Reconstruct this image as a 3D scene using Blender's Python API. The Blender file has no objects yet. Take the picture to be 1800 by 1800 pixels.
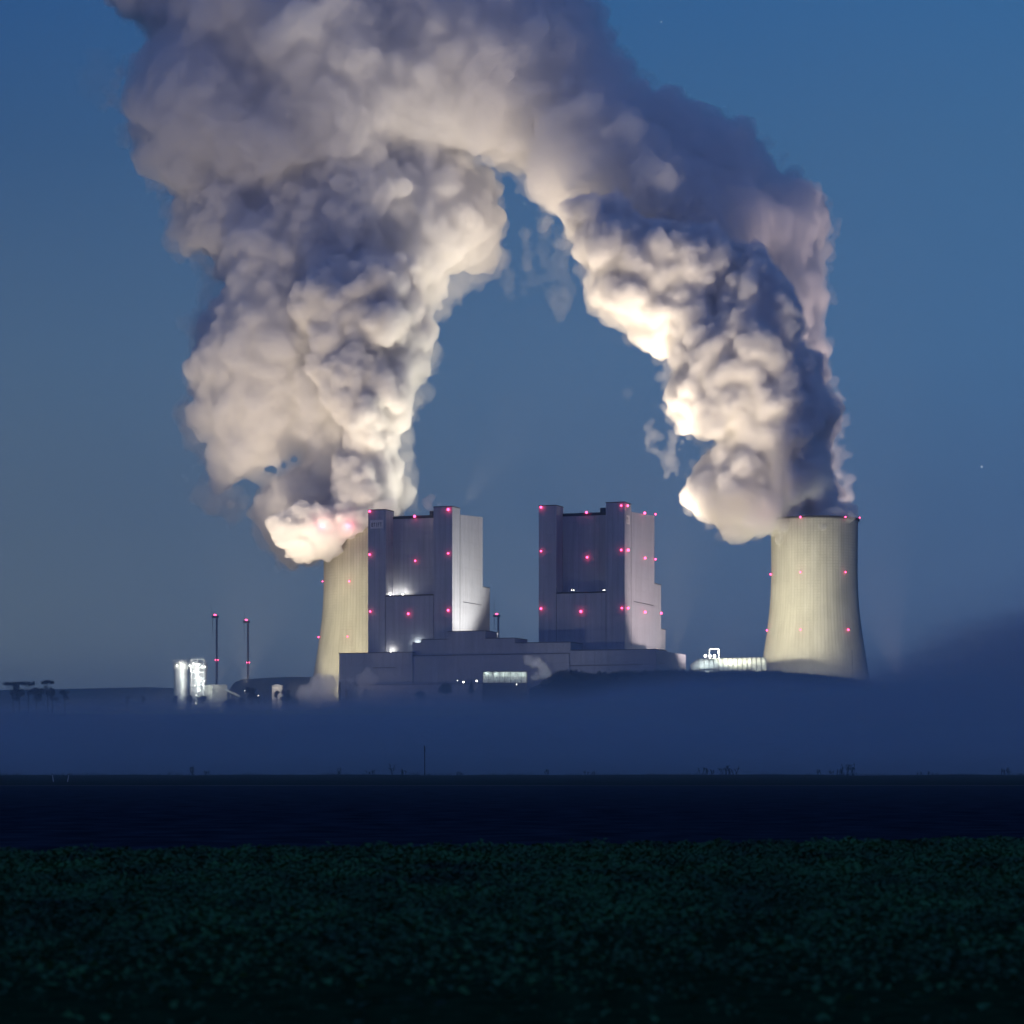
import bpy, bmesh, math, random
import numpy as np
from mathutils import Vector, Matrix

# ------------------------------------------------------------------ camera, world, exposure
sc = bpy.context.scene
K = 0.000229          # metres sideways per metre of distance for one pixel of the 1800 px frame
HY = 1345.0           # pixel row of the true horizon
CZ = 2.0              # eye height
cam_d = bpy.data.cameras.new('camera')
cam = bpy.data.objects.new('camera', cam_d)
sc.collection.objects.link(cam)
sc.camera = cam
cam.location = (0, 0, CZ)
cam.rotation_euler = (math.radians(90), 0, 0)
cam_d.sensor_width = 36
cam_d.lens = 18.0 / (900 * K)
cam_d.shift_y = (HY - 900) / 1800.0
cam_d.dof.use_dof = True; cam_d.dof.focus_distance = 2400; cam_d.dof.aperture_fstop = 1.8
cam_d.clip_start = 0.5
cam_d.clip_end = 60000

world = bpy.data.worlds.new('World')
sc.world = world
world.use_nodes = True
wn, wl = world.node_tree.nodes, world.node_tree.links
for n in list(wn): wn.remove(n)
w_out = wn.new('ShaderNodeOutputWorld')
w_bg = wn.new('ShaderNodeBackground')
wl.new(w_bg.outputs[0], w_out.inputs[0])
tc = wn.new('ShaderNodeTexCoord')
sep = wn.new('ShaderNodeSeparateXYZ')
wl.new(tc.outputs['Generated'], sep.inputs[0])

def srgb(r, g, b):
    def f(c):
        c /= 255.0
        return c / 12.92 if c <= 0.04045 else ((c + 0.055) / 1.055) ** 2.4
    return (f(r), f(g), f(b), 1.0)

def ramp_node(nodes, stops):
    r = nodes.new('ShaderNodeValToRGB')
    e = r.color_ramp.elements
    while len(e) > 1: e.remove(e[-1])
    e[0].position, e[0].color = stops[0]
    for p, c in stops[1:]:
        x = e.new(p); x.color = c
    return r
# dusk sky colours by elevation (sine), left and right halves of the view
rl = ramp_node(wn, [(0.0, srgb(80, 100, 124)), (0.045, srgb(101, 118, 132)), (0.09, srgb(94, 114, 133)), (0.16, srgb(80, 108, 138)),
                    (0.24, srgb(56, 92, 134)), (0.32, srgb(34, 84, 140)), (0.6, srgb(26, 68, 118)), (1.0, srgb(22, 58, 104))])
rr = ramp_node(wn, [(0.0, srgb(72, 98, 140)), (0.045, srgb(84, 110, 150)), (0.09, srgb(80, 112, 153)), (0.16, srgb(74, 115, 159)),
                    (0.24, srgb(66, 110, 155)), (0.32, srgb(50, 104, 158)), (0.6, srgb(26, 70, 122)), (1.0, srgb(22, 58, 104))])
wl.new(sep.outputs['Z'], rl.inputs[0]); wl.new(sep.outputs['Z'], rr.inputs[0])
mr = wn.new('ShaderNodeMapRange')
mr.inputs['From Min'].default_value = -0.2; mr.inputs['From Max'].default_value = 0.2
wl.new(sep.outputs['X'], mr.inputs['Value'])
mix = wn.new('ShaderNodeMix'); mix.data_type = 'RGBA'
wl.new(mr.outputs[0], mix.inputs[0]); wl.new(rl.outputs[0], mix.inputs[6]); wl.new(rr.outputs[0], mix.inputs[7])
# violet afterglow in the sky behind the viewer
bk = wn.new('ShaderNodeMapRange'); bk.inputs['From Min'].default_value = 0.1; bk.inputs['From Max'].default_value = -0.9
wl.new(sep.outputs['Y'], bk.inputs['Value'])
bz = wn.new('ShaderNodeMapRange'); bz.inputs['From Min'].default_value = 0.75; bz.inputs['From Max'].default_value = 0.05
wl.new(sep.outputs['Z'], bz.inputs['Value'])
bm_ = wn.new('ShaderNodeMath'); bm_.operation = 'MULTIPLY'; wl.new(bk.outputs[0], bm_.inputs[0]); wl.new(bz.outputs[0], bm_.inputs[1])
bmix = wn.new('ShaderNodeMix'); bmix.data_type = 'RGBA'; wl.new(bm_.outputs[0], bmix.inputs[0]); wl.new(mix.outputs[2], bmix.inputs[6])
bmix.inputs[7].default_value = (0.17, 0.19, 0.50, 1)
# the sun is below the horizon: only a trace of the physical sky remains on top of the dusk colours
sky = wn.new('ShaderNodeTexSky'); sky.sky_type = 'NISHITA'; sky.sun_disc = False
sky.sun_elevation = math.radians(-4); sky.sun_rotation = math.radians(-70)
sk = wn.new('ShaderNodeMix'); sk.data_type = 'RGBA'; sk.blend_type = 'ADD'; sk.inputs[0].default_value = 0.06
wl.new(bmix.outputs[2], sk.inputs[6]); wl.new(sky.outputs[0], sk.inputs[7])
# stars
star_add = wn.new('ShaderNodeMix'); star_add.data_type = 'RGBA'; star_add.blend_type = 'ADD'; star_add.inputs[0].default_value = 1.0
vor = wn.new('ShaderNodeTexVoronoi'); vor.feature = 'F1'; vor.inputs['Scale'].default_value = 46.0
wl.new(tc.outputs['Generated'], vor.inputs['Vector'])
st = wn.new('ShaderNodeMapRange'); st.inputs['From Min'].default_value = 0.030; st.inputs['From Max'].default_value = 0.014
st.inputs['To Min'].default_value = 0.0; st.inputs['To Max'].default_value = 1.0
wl.new(vor.outputs['Distance'], st.inputs['Value'])
sr = wn.new('ShaderNodeSeparateColor'); wl.new(vor.outputs['Color'], sr.inputs[0])
sb = wn.new('ShaderNodeMath'); sb.operation = 'POWER'; sb.inputs[1].default_value = 2.0
wl.new(sr.outputs[0], sb.inputs[0])
sm = wn.new('ShaderNodeMath'); sm.operation = 'MULTIPLY'; wl.new(st.outputs[0], sm.inputs[0]); wl.new(sb.outputs[0], sm.inputs[1])
sm2 = wn.new('ShaderNodeMath'); sm2.operation = 'MULTIPLY'; wl.new(sm.outputs[0], sm2.inputs[0]); sm2.inputs[1].default_value = 1.3
cc = wn.new('ShaderNodeCombineColor')
for i in range(3): wl.new(sm2.outputs[0], cc.inputs[i])
wl.new(sk.outputs[2], star_add.inputs[6]); wl.new(cc.outputs[0], star_add.inputs[7])
wl.new(star_add.outputs[2], w_bg.inputs[0])
w_bg.inputs[1].default_value = 1.0

vs = sc.view_settings
vs.view_transform = 'Standard'; vs.look = 'None'; vs.exposure = 0.0; vs.gamma = 1.0
cy = sc.cycles
cy.max_bounces = 14; cy.diffuse_bounces = 2; cy.glossy_bounces = 1; cy.transmission_bounces = 2
cy.volume_bounces = 10; cy.transparent_max_bounces = 48
cy.volume_step_rate = 1.0; cy.volume_max_steps = 256
cy.use_denoising = True
cy.use_adaptive_sampling = True; cy.adaptive_threshold = 0.03; cy.adaptive_min_samples = 16
cy.sample_clamp_indirect = 3.0
cy.use_light_tree = True
cy.caustics_reflective = False; cy.caustics_refractive = False

COL = sc.collection
RNG = np.random.default_rng(7)
random.seed(11)
PI = math.pi

def P(px, py, Y):
    return Vector(((px - 900) * K * Y, Y, CZ + (HY - py) * K * Y))

# ------------------------------------------------------------------ floodlights of the plant (lit lamps), and an added fill for the arch
def flood(name, loc, target, watts, color, angle, blend=0.6, radius=3.0):
    d = bpy.data.lights.new(name, 'SPOT')
    d.energy = watts; d.color = color; d.spot_size = math.radians(angle); d.spot_blend = blend; d.shadow_soft_size = radius
    o = bpy.data.objects.new(name, d); COL.objects.link(o)
    o.location = loc
    v = Vector(target) - Vector(loc)
    o.rotation_euler = v.to_track_quat('-Z', 'Y').to_euler()
    return o
WARM = (1.0, 0.80, 0.58); CREAM = (1.0, 0.90, 0.70); COOL = (0.86, 1.0, 0.95)
# steam floods: beams thrown up from the yard behind the hill and between the buildings
flood('yard_floodlight', P(1188, 1150, 2345), P(1290, 850, 2560), 0.14e7, WARM, 30)
flood('yard_floodlight', P(1186, 1150, 2345), P(1276, 600, 2540), 0.95e7, WARM, 30)
flood('yard_floodlight', P(1150, 1200, 2460), P(1330, 380, 2650), 0.95e7, WARM, 46)
flood('yard_floodlight', P(1580, 1195, 2620), P(1372, 320, 2700), 0.95e7, (1.0, 0.74, 0.62), 46)
flood('yard_floodlight', P(1150, 1200, 2560), P(1030, 240, 2650), 1.15e7, WARM, 56)
flood('yard_floodlight', P(1030, 1195, 2650), P(690, 620, 2650), 0.72e7, CREAM, 44)
flood('yard_floodlight', P(380, 1200, 2330), P(520, 780, 2700), 0.26e7, WARM, 48)
flood('yard_floodlight', P(430, 1205, 2460), P(560, 350, 2700), 0.55e7, WARM, 60)
flood('arch_fill_light', P(815, 888, 2440), P(1240, 270, 2690), 0.45e7, WARM, 44)  # unseen spot added at roof height to brighten the right arm of the arch
flood('tower_floodlight', P(500, 1225, 2480), P(640, 1130, 2620), 2.2e6, (1.0, 0.89, 0.60), 52)
flood('tower_floodlight', P(1236, 1152, 2420), P(1430, 1060, 2560), 1.6e6, (1.0, 0.92, 0.66), 64)
flood('tower_floodlight', P(1415, 1195, 2310), P(1436, 1080, 2560), 1.35e6, (1.0, 0.96, 0.73), 60)
flood('tower_floodlight', P(940, 1165, 2415), P(828, 1000, 2440), 1.0e6, (1.0, 0.98, 0.88), 84)
flood('tower_floodlight', P(1330, 1180, 2350), P(1125, 1010, 2440), 0.95e6, (1.0, 0.80, 0.74), 70)

# ------------------------------------------------------------------ helpers
def new_mat(name):
    m = bpy.data.materials.new(name); m.use_nodes = True
    nt = m.node_tree
    return m, nt.nodes, nt.links, nt.nodes['Principled BSDF']

def simple(name, col, rough=0.8, noise=0.15, nscale=0.3, bump=0.0, metallic=0.0):
    m, n, l, b = new_mat(name)
    b.inputs['Roughness'].default_value = rough
    b.inputs['Metallic'].default_value = metallic
    if rough >= 0.9: b.inputs['Specular IOR Level'].default_value = 0.0
    t = n.new('ShaderNodeTexCoord'); nz = n.new('ShaderNodeTexNoise')
    nz.inputs['Scale'].default_value = nscale; nz.inputs['Detail'].default_value = 6
    l.new(t.outputs['Object'], nz.inputs['Vector'])
    c = Vector(col[:3])
    r = ramp_node(n, [(0.3, (*(c * (1 - noise)), 1)), (0.7, (*(c * (1 + noise)), 1))])
    l.new(nz.outputs[0], r.inputs[0]); l.new(r.outputs[0], b.inputs['Base Color'])
    if bump:
        bp = n.new('ShaderNodeBump'); bp.inputs['Strength'].default_value = bump
        l.new(nz.outputs[0], bp.inputs['Height']); l.new(bp.outputs[0], b.inputs['Normal'])
    return m

def emit(name, col, strength):
    m = bpy.data.materials.new(name); m.use_nodes = True
    n, l = m.node_tree.nodes, m.node_tree.links
    n.clear(); o = n.new('ShaderNodeOutputMaterial'); e = n.new('ShaderNodeEmission')
    e.inputs[0].default_value = (*col, 1); e.inputs[1].default_value = strength
    l.new(e.outputs[0], o.inputs[0])
    return m

def cladding(name, col, pitch=3.0, vertical=True):
    """ribbed metal sheet: vertical panel joints plus horizontal lifts and faint dirt streaks"""
    m, n, l, b = new_mat(name)
    b.inputs['Roughness'].default_value = 0.75
    t = n.new('ShaderNodeTexCoord'); s = n.new('ShaderNodeSeparateXYZ'); l.new(t.outputs['Object'], s.inputs[0])
    ad = n.new('ShaderNodeMath'); ad.operation = 'ADD'; l.new(s.outputs[0], ad.inputs[0]); l.new(s.outputs[1], ad.inputs[1])
    def lines(src, pitch, width):
        d = n.new('ShaderNodeMath'); d.operation = 'DIVIDE'; l.new(src, d.inputs[0]); d.inputs[1].default_value = pitch
        f = n.new('ShaderNodeMath'); f.operation = 'FRACT'; l.new(d.outputs[0], f.inputs[0])
        c = n.new('ShaderNodeMath'); c.operation = 'LESS_THAN'; l.new(f.outputs[0], c.inputs[0]); c.inputs[1].default_value = width
        return c.outputs[0]
    a1 = lines(ad.outputs[0], pitch, 0.12); a2 = lines(s.outputs[2], pitch * 4.1, 0.03)
    mx = n.new('ShaderNodeMath'); mx.operation = 'MAXIMUM'; l.new(a1, mx.inputs[0]); l.new(a2, mx.inputs[1])
    mp = n.new('ShaderNodeMapping'); mp.inputs['Scale'].default_value = (0.25, 0.25, 0.02); l.new(t.outputs['Object'], mp.inputs[0])
    nz = n.new('ShaderNodeTexNoise'); nz.inputs['Scale'].default_value = 1.0; nz.inputs['Detail'].default_value = 5; l.new(mp.outputs[0], nz.inputs['Vector'])
    c = Vector(col)
    r = ramp_node(n, [(0.3, (*(c * 0.86), 1)), (0.7, (*(c * 1.08), 1))]); l.new(nz.outputs[0], r.inputs[0])
    mm = n.new('ShaderNodeMix'); mm.data_type = 'RGBA'; mm.blend_type = 'MULTIPLY'
    ml = n.new('ShaderNodeMath'); ml.operation = 'MULTIPLY'; ml.inputs[1].default_value = 0.16; l.new(mx.outputs[0], ml.inputs[0])
    l.new(ml.outputs[0], mm.inputs[0]); l.new(r.outputs[0], mm.inputs[6]); mm.inputs[7].default_value = (0, 0, 0, 1)
    l.new(mm.outputs[2], b.inputs['Base Color'])
    return m

def link_obj(name, me, mat=None, parent=None):
    o = bpy.data.objects.new(name, me); COL.objects.link(o)
    if mat is not None and not me.materials: me.materials.append(mat)
    if parent is not None:
        o.parent = parent
        o.matrix_parent_inverse = parent.matrix_world.inverted() if False else Matrix.Translation(-Vector(parent.location))
    return o

class MB:
    """collects boxes, bars and tubes into one mesh"""
    def __init__(s): s.v = []; s.f = []
    def add(s, vs, fs):
        o = len(s.v); s.v += [tuple(x) for x in vs]; s.f += [tuple(i + o for i in f) for f in fs]; return s
    def prism(s, base, z0, z1):
        """base: list of (x, y); z1 a number or a list per corner"""
        n = len(base)
        zt = z1 if isinstance(z1, (list, tuple)) else [z1] * n
        zb = z0 if isinstance(z0, (list, tuple)) else [z0] * n
        vs = [(x, y, zb[i]) for i, (x, y) in enumerate(base)] + [(x, y, zt[i]) for i, (x, y) in enumerate(base)]
        fs = [tuple(range(n - 1, -1, -1)), tuple(range(n, 2 * n))] + [(i, (i + 1) % n, n + (i + 1) % n, n + i) for i in range(n)]
        return s.add(vs, fs)
    def box(s, x0, x1, y0, y1, z0, z1): return s.prism([(x0, y0), (x1, y0), (x1, y1), (x0, y1)], z0, z1)
    def bar(s, a, b, r, n=6, r2=None):
        a, b = Vector(a), Vector(b); d = (b - a).normalized()
        u = d.orthogonal().normalized(); w = d.cross(u); r2 = r if r2 is None else r2
        vs = [a + (u * math.cos(t) + w * math.sin(t)) * r for t in [2 * PI * i / n for i in range(n)]]
        vs += [b + (u * math.cos(t) + w * math.sin(t)) * r2 for t in [2 * PI * i / n for i in range(n)]]
        fs = [(i, (i + 1) % n, n + (i + 1) % n, n + i) for i in range(n)] + [tuple(range(n - 1, -1, -1)), tuple(range(n, 2 * n))]
        return s.add(vs, fs)
    def cyl(s, x, y, z0, z1, r, n=24, r2=None): return s.bar((x, y, z0), (x, y, z1), r, n, r2)
    def ball(s, c, r, sub=2):
        bm = bmesh.new(); bmesh.ops.create_icosphere(bm, subdivisions=sub, radius=r)
        s.add([tuple(v.co + Vector(c)) for v in bm.verts], [[v.index for v in f.verts] for f in bm.faces]); bm.free(); return s
    def build(s, name, mat, parent=None, smooth=False):
        me = bpy.data.meshes.new(name); me.from_pydata(s.v, [], s.f); me.validate()
        bm = bmesh.new(); bm.from_mesh(me); bmesh.ops.recalc_face_normals(bm, faces=bm.faces); bm.to_mesh(me); bm.free()
        if smooth:
            for p in me.polygons: p.use_smooth = True
        return link_obj(name, me, mat, parent)

def tag(o, label=None, cat=None, group=None, kind=None):
    if label: o['label'] = label
    if cat: o['category'] = cat
    if group: o['group'] = group
    if kind: o['kind'] = kind
    return o

def empty(name, loc, label=None, cat=None, group=None):
    o = bpy.data.objects.new(name, None); COL.objects.link(o); o.location = loc; o.empty_display_size = 2
    return tag(o, label, cat, group)

# numpy gradient noise ------------------------------------------------
_perm = np.random.default_rng(3).permutation(256); _perm = np.concatenate([_perm, _perm, _perm])
_g = np.random.default_rng(5).normal(size=(256, 3)); _g /= np.linalg.norm(_g, axis=1, keepdims=True)
def perlin(p):
    i = np.floor(p).astype(np.int64); f = p - i; i &= 255
    u = f * f * f * (f * (f * 6 - 15) + 10)
    out = np.zeros(len(p))
    for dx in (0, 1):
        wx = u[:, 0] if dx else 1 - u[:, 0]
        for dy in (0, 1):
            wy = u[:, 1] if dy else 1 - u[:, 1]
            for dz in (0, 1):
                wz = u[:, 2] if dz else 1 - u[:, 2]
                h = _perm[_perm[_perm[(i[:, 0] + dx) & 255] + ((i[:, 1] + dy) & 255)] + ((i[:, 2] + dz) & 255)]
                g = _g[h]
                out += wx * wy * wz * ((f[:, 0] - dx) * g[:, 0] + (f[:, 1] - dy) * g[:, 1] + (f[:, 2] - dz) * g[:, 2])
    return out * 1.5

# ------------------------------------------------------------------ terrain
def ground_z(X, Y):
    z = np.interp(Y, [-500, 500, 515, 600, 2150, 2300, 3500, 8000, 40000], [0, 0, -0.6, -8, 46, 50, 50, 20, 0])
    return z
def make_ground():
    ys = np.concatenate([np.linspace(-60, 480, 30), np.linspace(485, 530, 24), np.linspace(540, 2400, 60), np.geomspace(2500, 12000, 24)])
    xs = np.concatenate([-np.geomspace(12000, 320, 24), np.linspace(-300, 300, 121), np.geomspace(320, 12000, 24)])
    X, Y = np.meshgrid(xs, ys)
    Z = ground_z(X, Y)
    pts = np.stack([X.ravel() * 0.05, Y.ravel() * 0.05, np.zeros(X.size)], 1)
    n = perlin(pts).reshape(X.shape)
    Z = Z + np.where((Y > 460) & (Y < 560), n * 0.30, 0) + np.where(Y > 600, n * 0.8, 0)
    me = bpy.data.meshes.new('ground')
    nx, ny = len(xs), len(ys)
    v = np.stack([X.ravel(), Y.ravel(), Z.ravel()], 1)
    fs = [(j * nx + i, j * nx + i + 1, (j + 1) * nx + i + 1, (j + 1) * nx + i) for j in range(ny - 1) for i in range(nx - 1)]
    me.from_pydata(v.tolist(), [], fs)
    for p in me.polygons: p.use_smooth = True
    o = link_obj('ground', me, simple('meadow', (0.022, 0.032, 0.022), 0.95, 0.5, 0.15, 0.4))
    tag(o, 'dark flat farmland running up to the low ridge', kind='structure')
make_ground()

def sheet(name, pts, z, mat, label):
    """flat strip: pts = list of (x0,y0,x1,y1) rows near to far"""
    me = bpy.data.meshes.new(name)
    me.from_pydata([(a[0], a[1], z) for a in pts] + [(a[2], a[3], z) for a in pts], [],
                   [(i, i + 1, len(pts) + i + 1, len(pts) + i) for i in range(len(pts) - 1)])
    bm = bmesh.new(); bm.from_mesh(me); bmesh.ops.recalc_face_normals(bm, faces=bm.faces); bm.to_mesh(me); bm.free()
    o = link_obj(name, me, mat); tag(o, label, kind='structure'); return o

def crop_edge(x): return 56.0 + x * 0.36          # far edge of the near crop, slightly askew
sheet('crop_soil', [(-60, -20, 60, -20), (-60, crop_edge(-60), 60, crop_edge(60))], 0.004,
      simple('crop_soil', (0.016, 0.045, 0.02), 0.95, 0.4, 3.0, 0.5), 'dark soil under the leafy green crop')
sheet('ploughed_field', [(-400, 40, 400, 60), (-400, 236, 400, 238)], 0.002,
      simple('ploughed_soil', (0.028, 0.036, 0.055), 1.0, 0.5, 0.6, 0.6), 'almost black ploughed field between crop and ridge')
sheet('farm_track', [(-400, 238, 400, 240), (-400, 246, 400, 249)], 0.008,
      simple('track_dust', (0.10, 0.10, 0.10), 0.95, 0.4, 0.05, 0.2), 'pale farm track crossing behind the ploughed field')

# ------------------------------------------------------------------ leafy crop (one uncountable mass)
def make_crop():
    rng = np.random.default_rng(21)
    N = 230000
    Y = 14.5 + (64 - 14.5) * np.sqrt(rng.random(N * 2) * 0.97 + 0.03 * rng.random(N * 2))
    Xh = 0.215 * Y + 5.0
    X = (rng.random(N * 2) * 2 - 1) * Xh
    clump = perlin(np.stack([X * 1.6, Y * 1.1, np.zeros_like(X)], 1)) + 0.6 * perlin(np.stack([X * 4.1, Y * 3.1, np.ones_like(X) * 3], 1))
    edge = 55.5 + X * 0.36 + perlin(np.stack([X * 0.5, X * 0, X * 0], 1)) * 1.0
    keep = (clump > -0.32 + 0.2 * rng.random(len(X))) & (Y < edge)
    X, Y, clump = X[keep][:N], Y[keep][:N], clump[keep][:N]
    n = len(X)
    h = np.clip(0.10 + 0.12 * rng.random(n) + 0.14 * clump, 0.04, 0.32)
    L = (0.035 + 0.10 * rng.random(n) ** 2) * (1 + 0.3 * (Y > 40)); W = L * (0.4 + 0.35 * rng.random(n))
    a = rng.random(n) * 2 * np.pi; tilt = rng.random(n) * 0.9 - 0.15
    d = np.stack([np.cos(a) * np.cos(tilt), np.sin(a) * np.cos(tilt), np.sin(tilt)], 1)
    s = np.stack([-np.sin(a), np.cos(a), rng.normal(size=n) * 0.35], 1); s /= np.linalg.norm(s, axis=1, keepdims=True)
    c = np.stack([X, Y, h], 1)
    up = np.array([0, 0, 1.0])
    p0 = c; p1 = c + d * (L * .5)[:, None] + s * W[:, None] * .5; p2 = c + d * L[:, None] - up * (L * .25)[:, None]; p3 = c + d * (L * .5)[:, None] - s * W[:, None] * .5
    pm = c + d * (L * .5)[:, None] - up * (W * .15)[:, None]
    v = np.stack([p0, p1, p2, p3, pm], 1).reshape(-1, 3)
    b = np.arange(n)[:, None] * 5
    tri = np.concatenate([b + [0, 1, 4], b + [1, 2, 4], b + [2, 3, 4], b + [3, 0, 4]], 1).reshape(-1)
    me = bpy.data.meshes.new('leafy_crop')
    me.vertices.add(len(v)); me.vertices.foreach_set('co', v.ravel())
    nt = len(tri) // 3
    me.loops.add(len(tri)); me.loops.foreach_set('vertex_index', tri.astype(np.int32))
    me.polygons.add(nt); me.polygons.foreach_set('loop_start', np.arange(0, nt * 3, 3, dtype=np.int32))
    me.update(); me.validate()
    m = simple('crop_leaf', (0.03, 0.125, 0.028), 0.7, 0.8, 0.45)
    o = link_obj('leafy_crop', me, m)
    tag(o, 'low leafy green crop covering the dark foreground field', 'crop', kind='stuff')
make_crop()

# ------------------------------------------------------------------ ridge details
MAT_DARKPLANT = simple('dry_weed', (0.02, 0.03, 0.02), 0.9, 0.3, 5)
def weed(px, h, n, spread, label, Y=506):
    x = (px - 900) * K * Y
    b = MB()
    r = random.Random(int(px * 7)); h *= 1.5
    for i in range(n):
        x0 = x + r.uniform(-spread, spread); lean = r.uniform(-0.35, 0.35); hh = h * r.uniform(0.5, 1.0)
        y0 = Y + r.uniform(-1, 1)
        top = Vector((x0 + lean * hh, y0, hh - 0.2))
        b.bar((x0, y0, -0.3), top, 0.08, 4, 0.03)
        for k in range(4):
            t = r.uniform(0.45, 1.0); c = Vector((x0, y0, -0.2)).lerp(top, t)
            a = r.uniform(0, 2 * PI); q = c + Vector((math.cos(a) * 0.28, math.sin(a) * .2, r.uniform(0.05, 0.3))) * (h / 1.5)
            b.bar(c, q, 0.09, 4, 0.03)
    b.box(x - spread - .1, x + spread + .1, Y - 1.1, Y + 1.1, -.5, -.12)
    o = b.build('weed_clump', MAT_DARKPLANT)
    tag(o, label, 'weed', 'weeds on the field ridge')
weed(337, 1.3, 6, 0.5, 'dark bushy weed on the ridge below the lit silo')
weed(362, 0.9, 4, 0.3, 'small weed on the ridge right of the bushy weed below the silo')
weed(595, 1.1, 3, 0.3, 'thin twiggy weed on the ridge left of the tall post group')
weed(652, 0.9, 5, 0.7, 'low squat weed on the ridge well left of the tall post')
weed(687, 1.6, 3, 0.3, 'upright forked stalk on the ridge left of the tall post')
weed(710, 1.1, 5, 0.6, 'spreading weed on the ridge just left of the tall post')
weed(808, 0.7, 5, 0.7, 'low tuft on the ridge right of the tall post')
weed(962, 0.9, 4, 0.3, 'lone thin stalk on the ridge near the middle of the frame')
weed(1040, 0.8, 6, 1.6, 'patch of short weeds on the ridge right of the lone stalk')
weed(1243, 1.1, 10, 1.6, 'row of spiky stalks on the ridge below the bright duct')
weed(1280, 1.5, 14, 1.8, 'dense reed-like stalks on the ridge beneath the steel gantry lamp')
weed(1455, 1.1, 10, 2.6, 'scattered reeds on the ridge below the right cooling tower')
weed(1490, 1.6, 10, 1.4, 'tall reeds on the ridge under the right edge of the right cooling tower')
weed(1622, 0.7, 6, 1.3, 'short tuft on the ridge right of the tall reeds')
weed(1768, 1.2, 8, 1.2, 'bushy weed on the ridge near the right edge of the view')

def grass_fringe():
    rng = np.random.default_rng(4); b = MB()
    for i in range(2600):
        x = rng.uniform(-112, 112); y = rng.uniform(496, 510)
        w = 0.04; h = rng.uniform(0.15, 0.55) * (1 + 0.7 * math.sin(x * 0.21) * math.sin(x * 0.57))
        l = rng.uniform(-.15, .15)
        b.add([(x - w, y, -.25), (x + w, y, -.25), (x + l, y, h)], [(0, 1, 2)])
    me = bpy.data.meshes.new('grass_fringe'); me.from_pydata(b.v, [], b.f)
    o = link_obj('grass_fringe', me, MAT_DARKPLANT); tag(o, 'short uneven grass along the crest of the ridge', 'grass', kind='stuff')
grass_fringe()

# tall thin post with a slightly thicker head
Yp = 470
xp = (746.5 - 900) * K * Yp
post = MB().cyl(xp, Yp, -0.3, 4.6, 0.085, 8).build('field_post', simple('post_wood', (0.03, 0.03, 0.035), 0.9))
tag(post, 'tall thin dark post standing alone on the ridge', 'post')
MB().cyl(xp, Yp, 4.6, 5.75, 0.13, 8, 0.10).build('cap', simple('post_cap', (0.02, 0.02, 0.022), 0.7), post)
white = simple('marker_white', (0.75, 0.75, 0.72), 0.6)
for px, lean, lab in ((92, 0.14, 'white marker stake leaning right, left one of the pair on the ridge'), (121, -0.16, 'white marker stake leaning left, right one of the pair on the ridge')):
    Ym = 300; x = (px - 900) * K * Ym
    m = MB().bar((x + lean, Ym, 0), (x, Ym, 0.85), 0.05, 6, 0.045).build('marker_stake', white)
    tag(m, lab, 'marker stake', 'white marker stakes on the ridge')
    MB().bar((x, Ym, 0.85), (x - lean * 0.2, Ym, 1.05), 0.055, 6).build('cap', post.data.materials[0], m)

# ------------------------------------------------------------------ plant: local frame turned 20 degrees (right-hand walls face the viewer a little)
TH = math.radians(20); CT, ST = math.cos(TH), math.sin(TH)
def UV(u, v): return (u * CT + v * ST, 2400 - u * ST + v * CT)
def U(px, v):
    """u at which a point of depth v appears in column px"""
    t = (px - 900) * K
    # (u CT + v ST) = t (2400 - u ST + v CT)
    return (t * (2400 + v * CT) - v * ST) / (CT + t * ST)
def Zat(py, u, v): return CZ + (HY - py) * K * UV(u, v)[1]
GZ = 49.0
def lbox(mb, u0, u1, v0, v1, z0, z1):
    """z1: number or [front-left, front-right, back-right, back-left]"""
    return mb.prism([UV(u0, v0), UV(u1, v0), UV(u1, v1), UV(u0, v1)], z0, z1)

M_WALL = cladding('boiler_cladding', (0.42, 0.42, 0.46), 3.2)
M_WALL_LOW = cladding('hall_cladding', (0.36, 0.37, 0.42), 4.0)
M_TRIM = simple('dark_trim', (0.05, 0.05, 0.06), 0.7)
M_STEEL = simple('steel', (0.35, 0.36, 0.36), 0.5, 0.2, 0.5)
M_SIGN = simple('sign_plate', (0.72, 0.66, 0.62), 0.6, 0.05)
M_INK = simple('sign_lettering', (0.05, 0.03, 0.05), 0.7)
M_RED = emit('red_lamp', (1.0, 0.06, 0.19), 9.0)
M_WHITE_LAMP = emit('white_lamp', (1.0, 0.97, 0.86), 9.0)

_br = random.Random(9)
def beacon(parent, loc, out=(0, -1, 0), r=1.05):
    """aviation warning lamp on a short bracket"""
    loc = Vector(loc); o3 = Vector(out).normalized()
    c = loc + o3 * 1.9
    b = MB().ball(c, r * _br.uniform(.8, 1.25), 2).build('warning_light', M_RED, parent, True)
    MB().bar(loc, c, 0.25, 5).build('bracket', M_TRIM, b)
    return b
FN = (-ST, -CT, 0.0); SN = (CT, -ST, 0.0)      # outward normals of front and right walls

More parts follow.
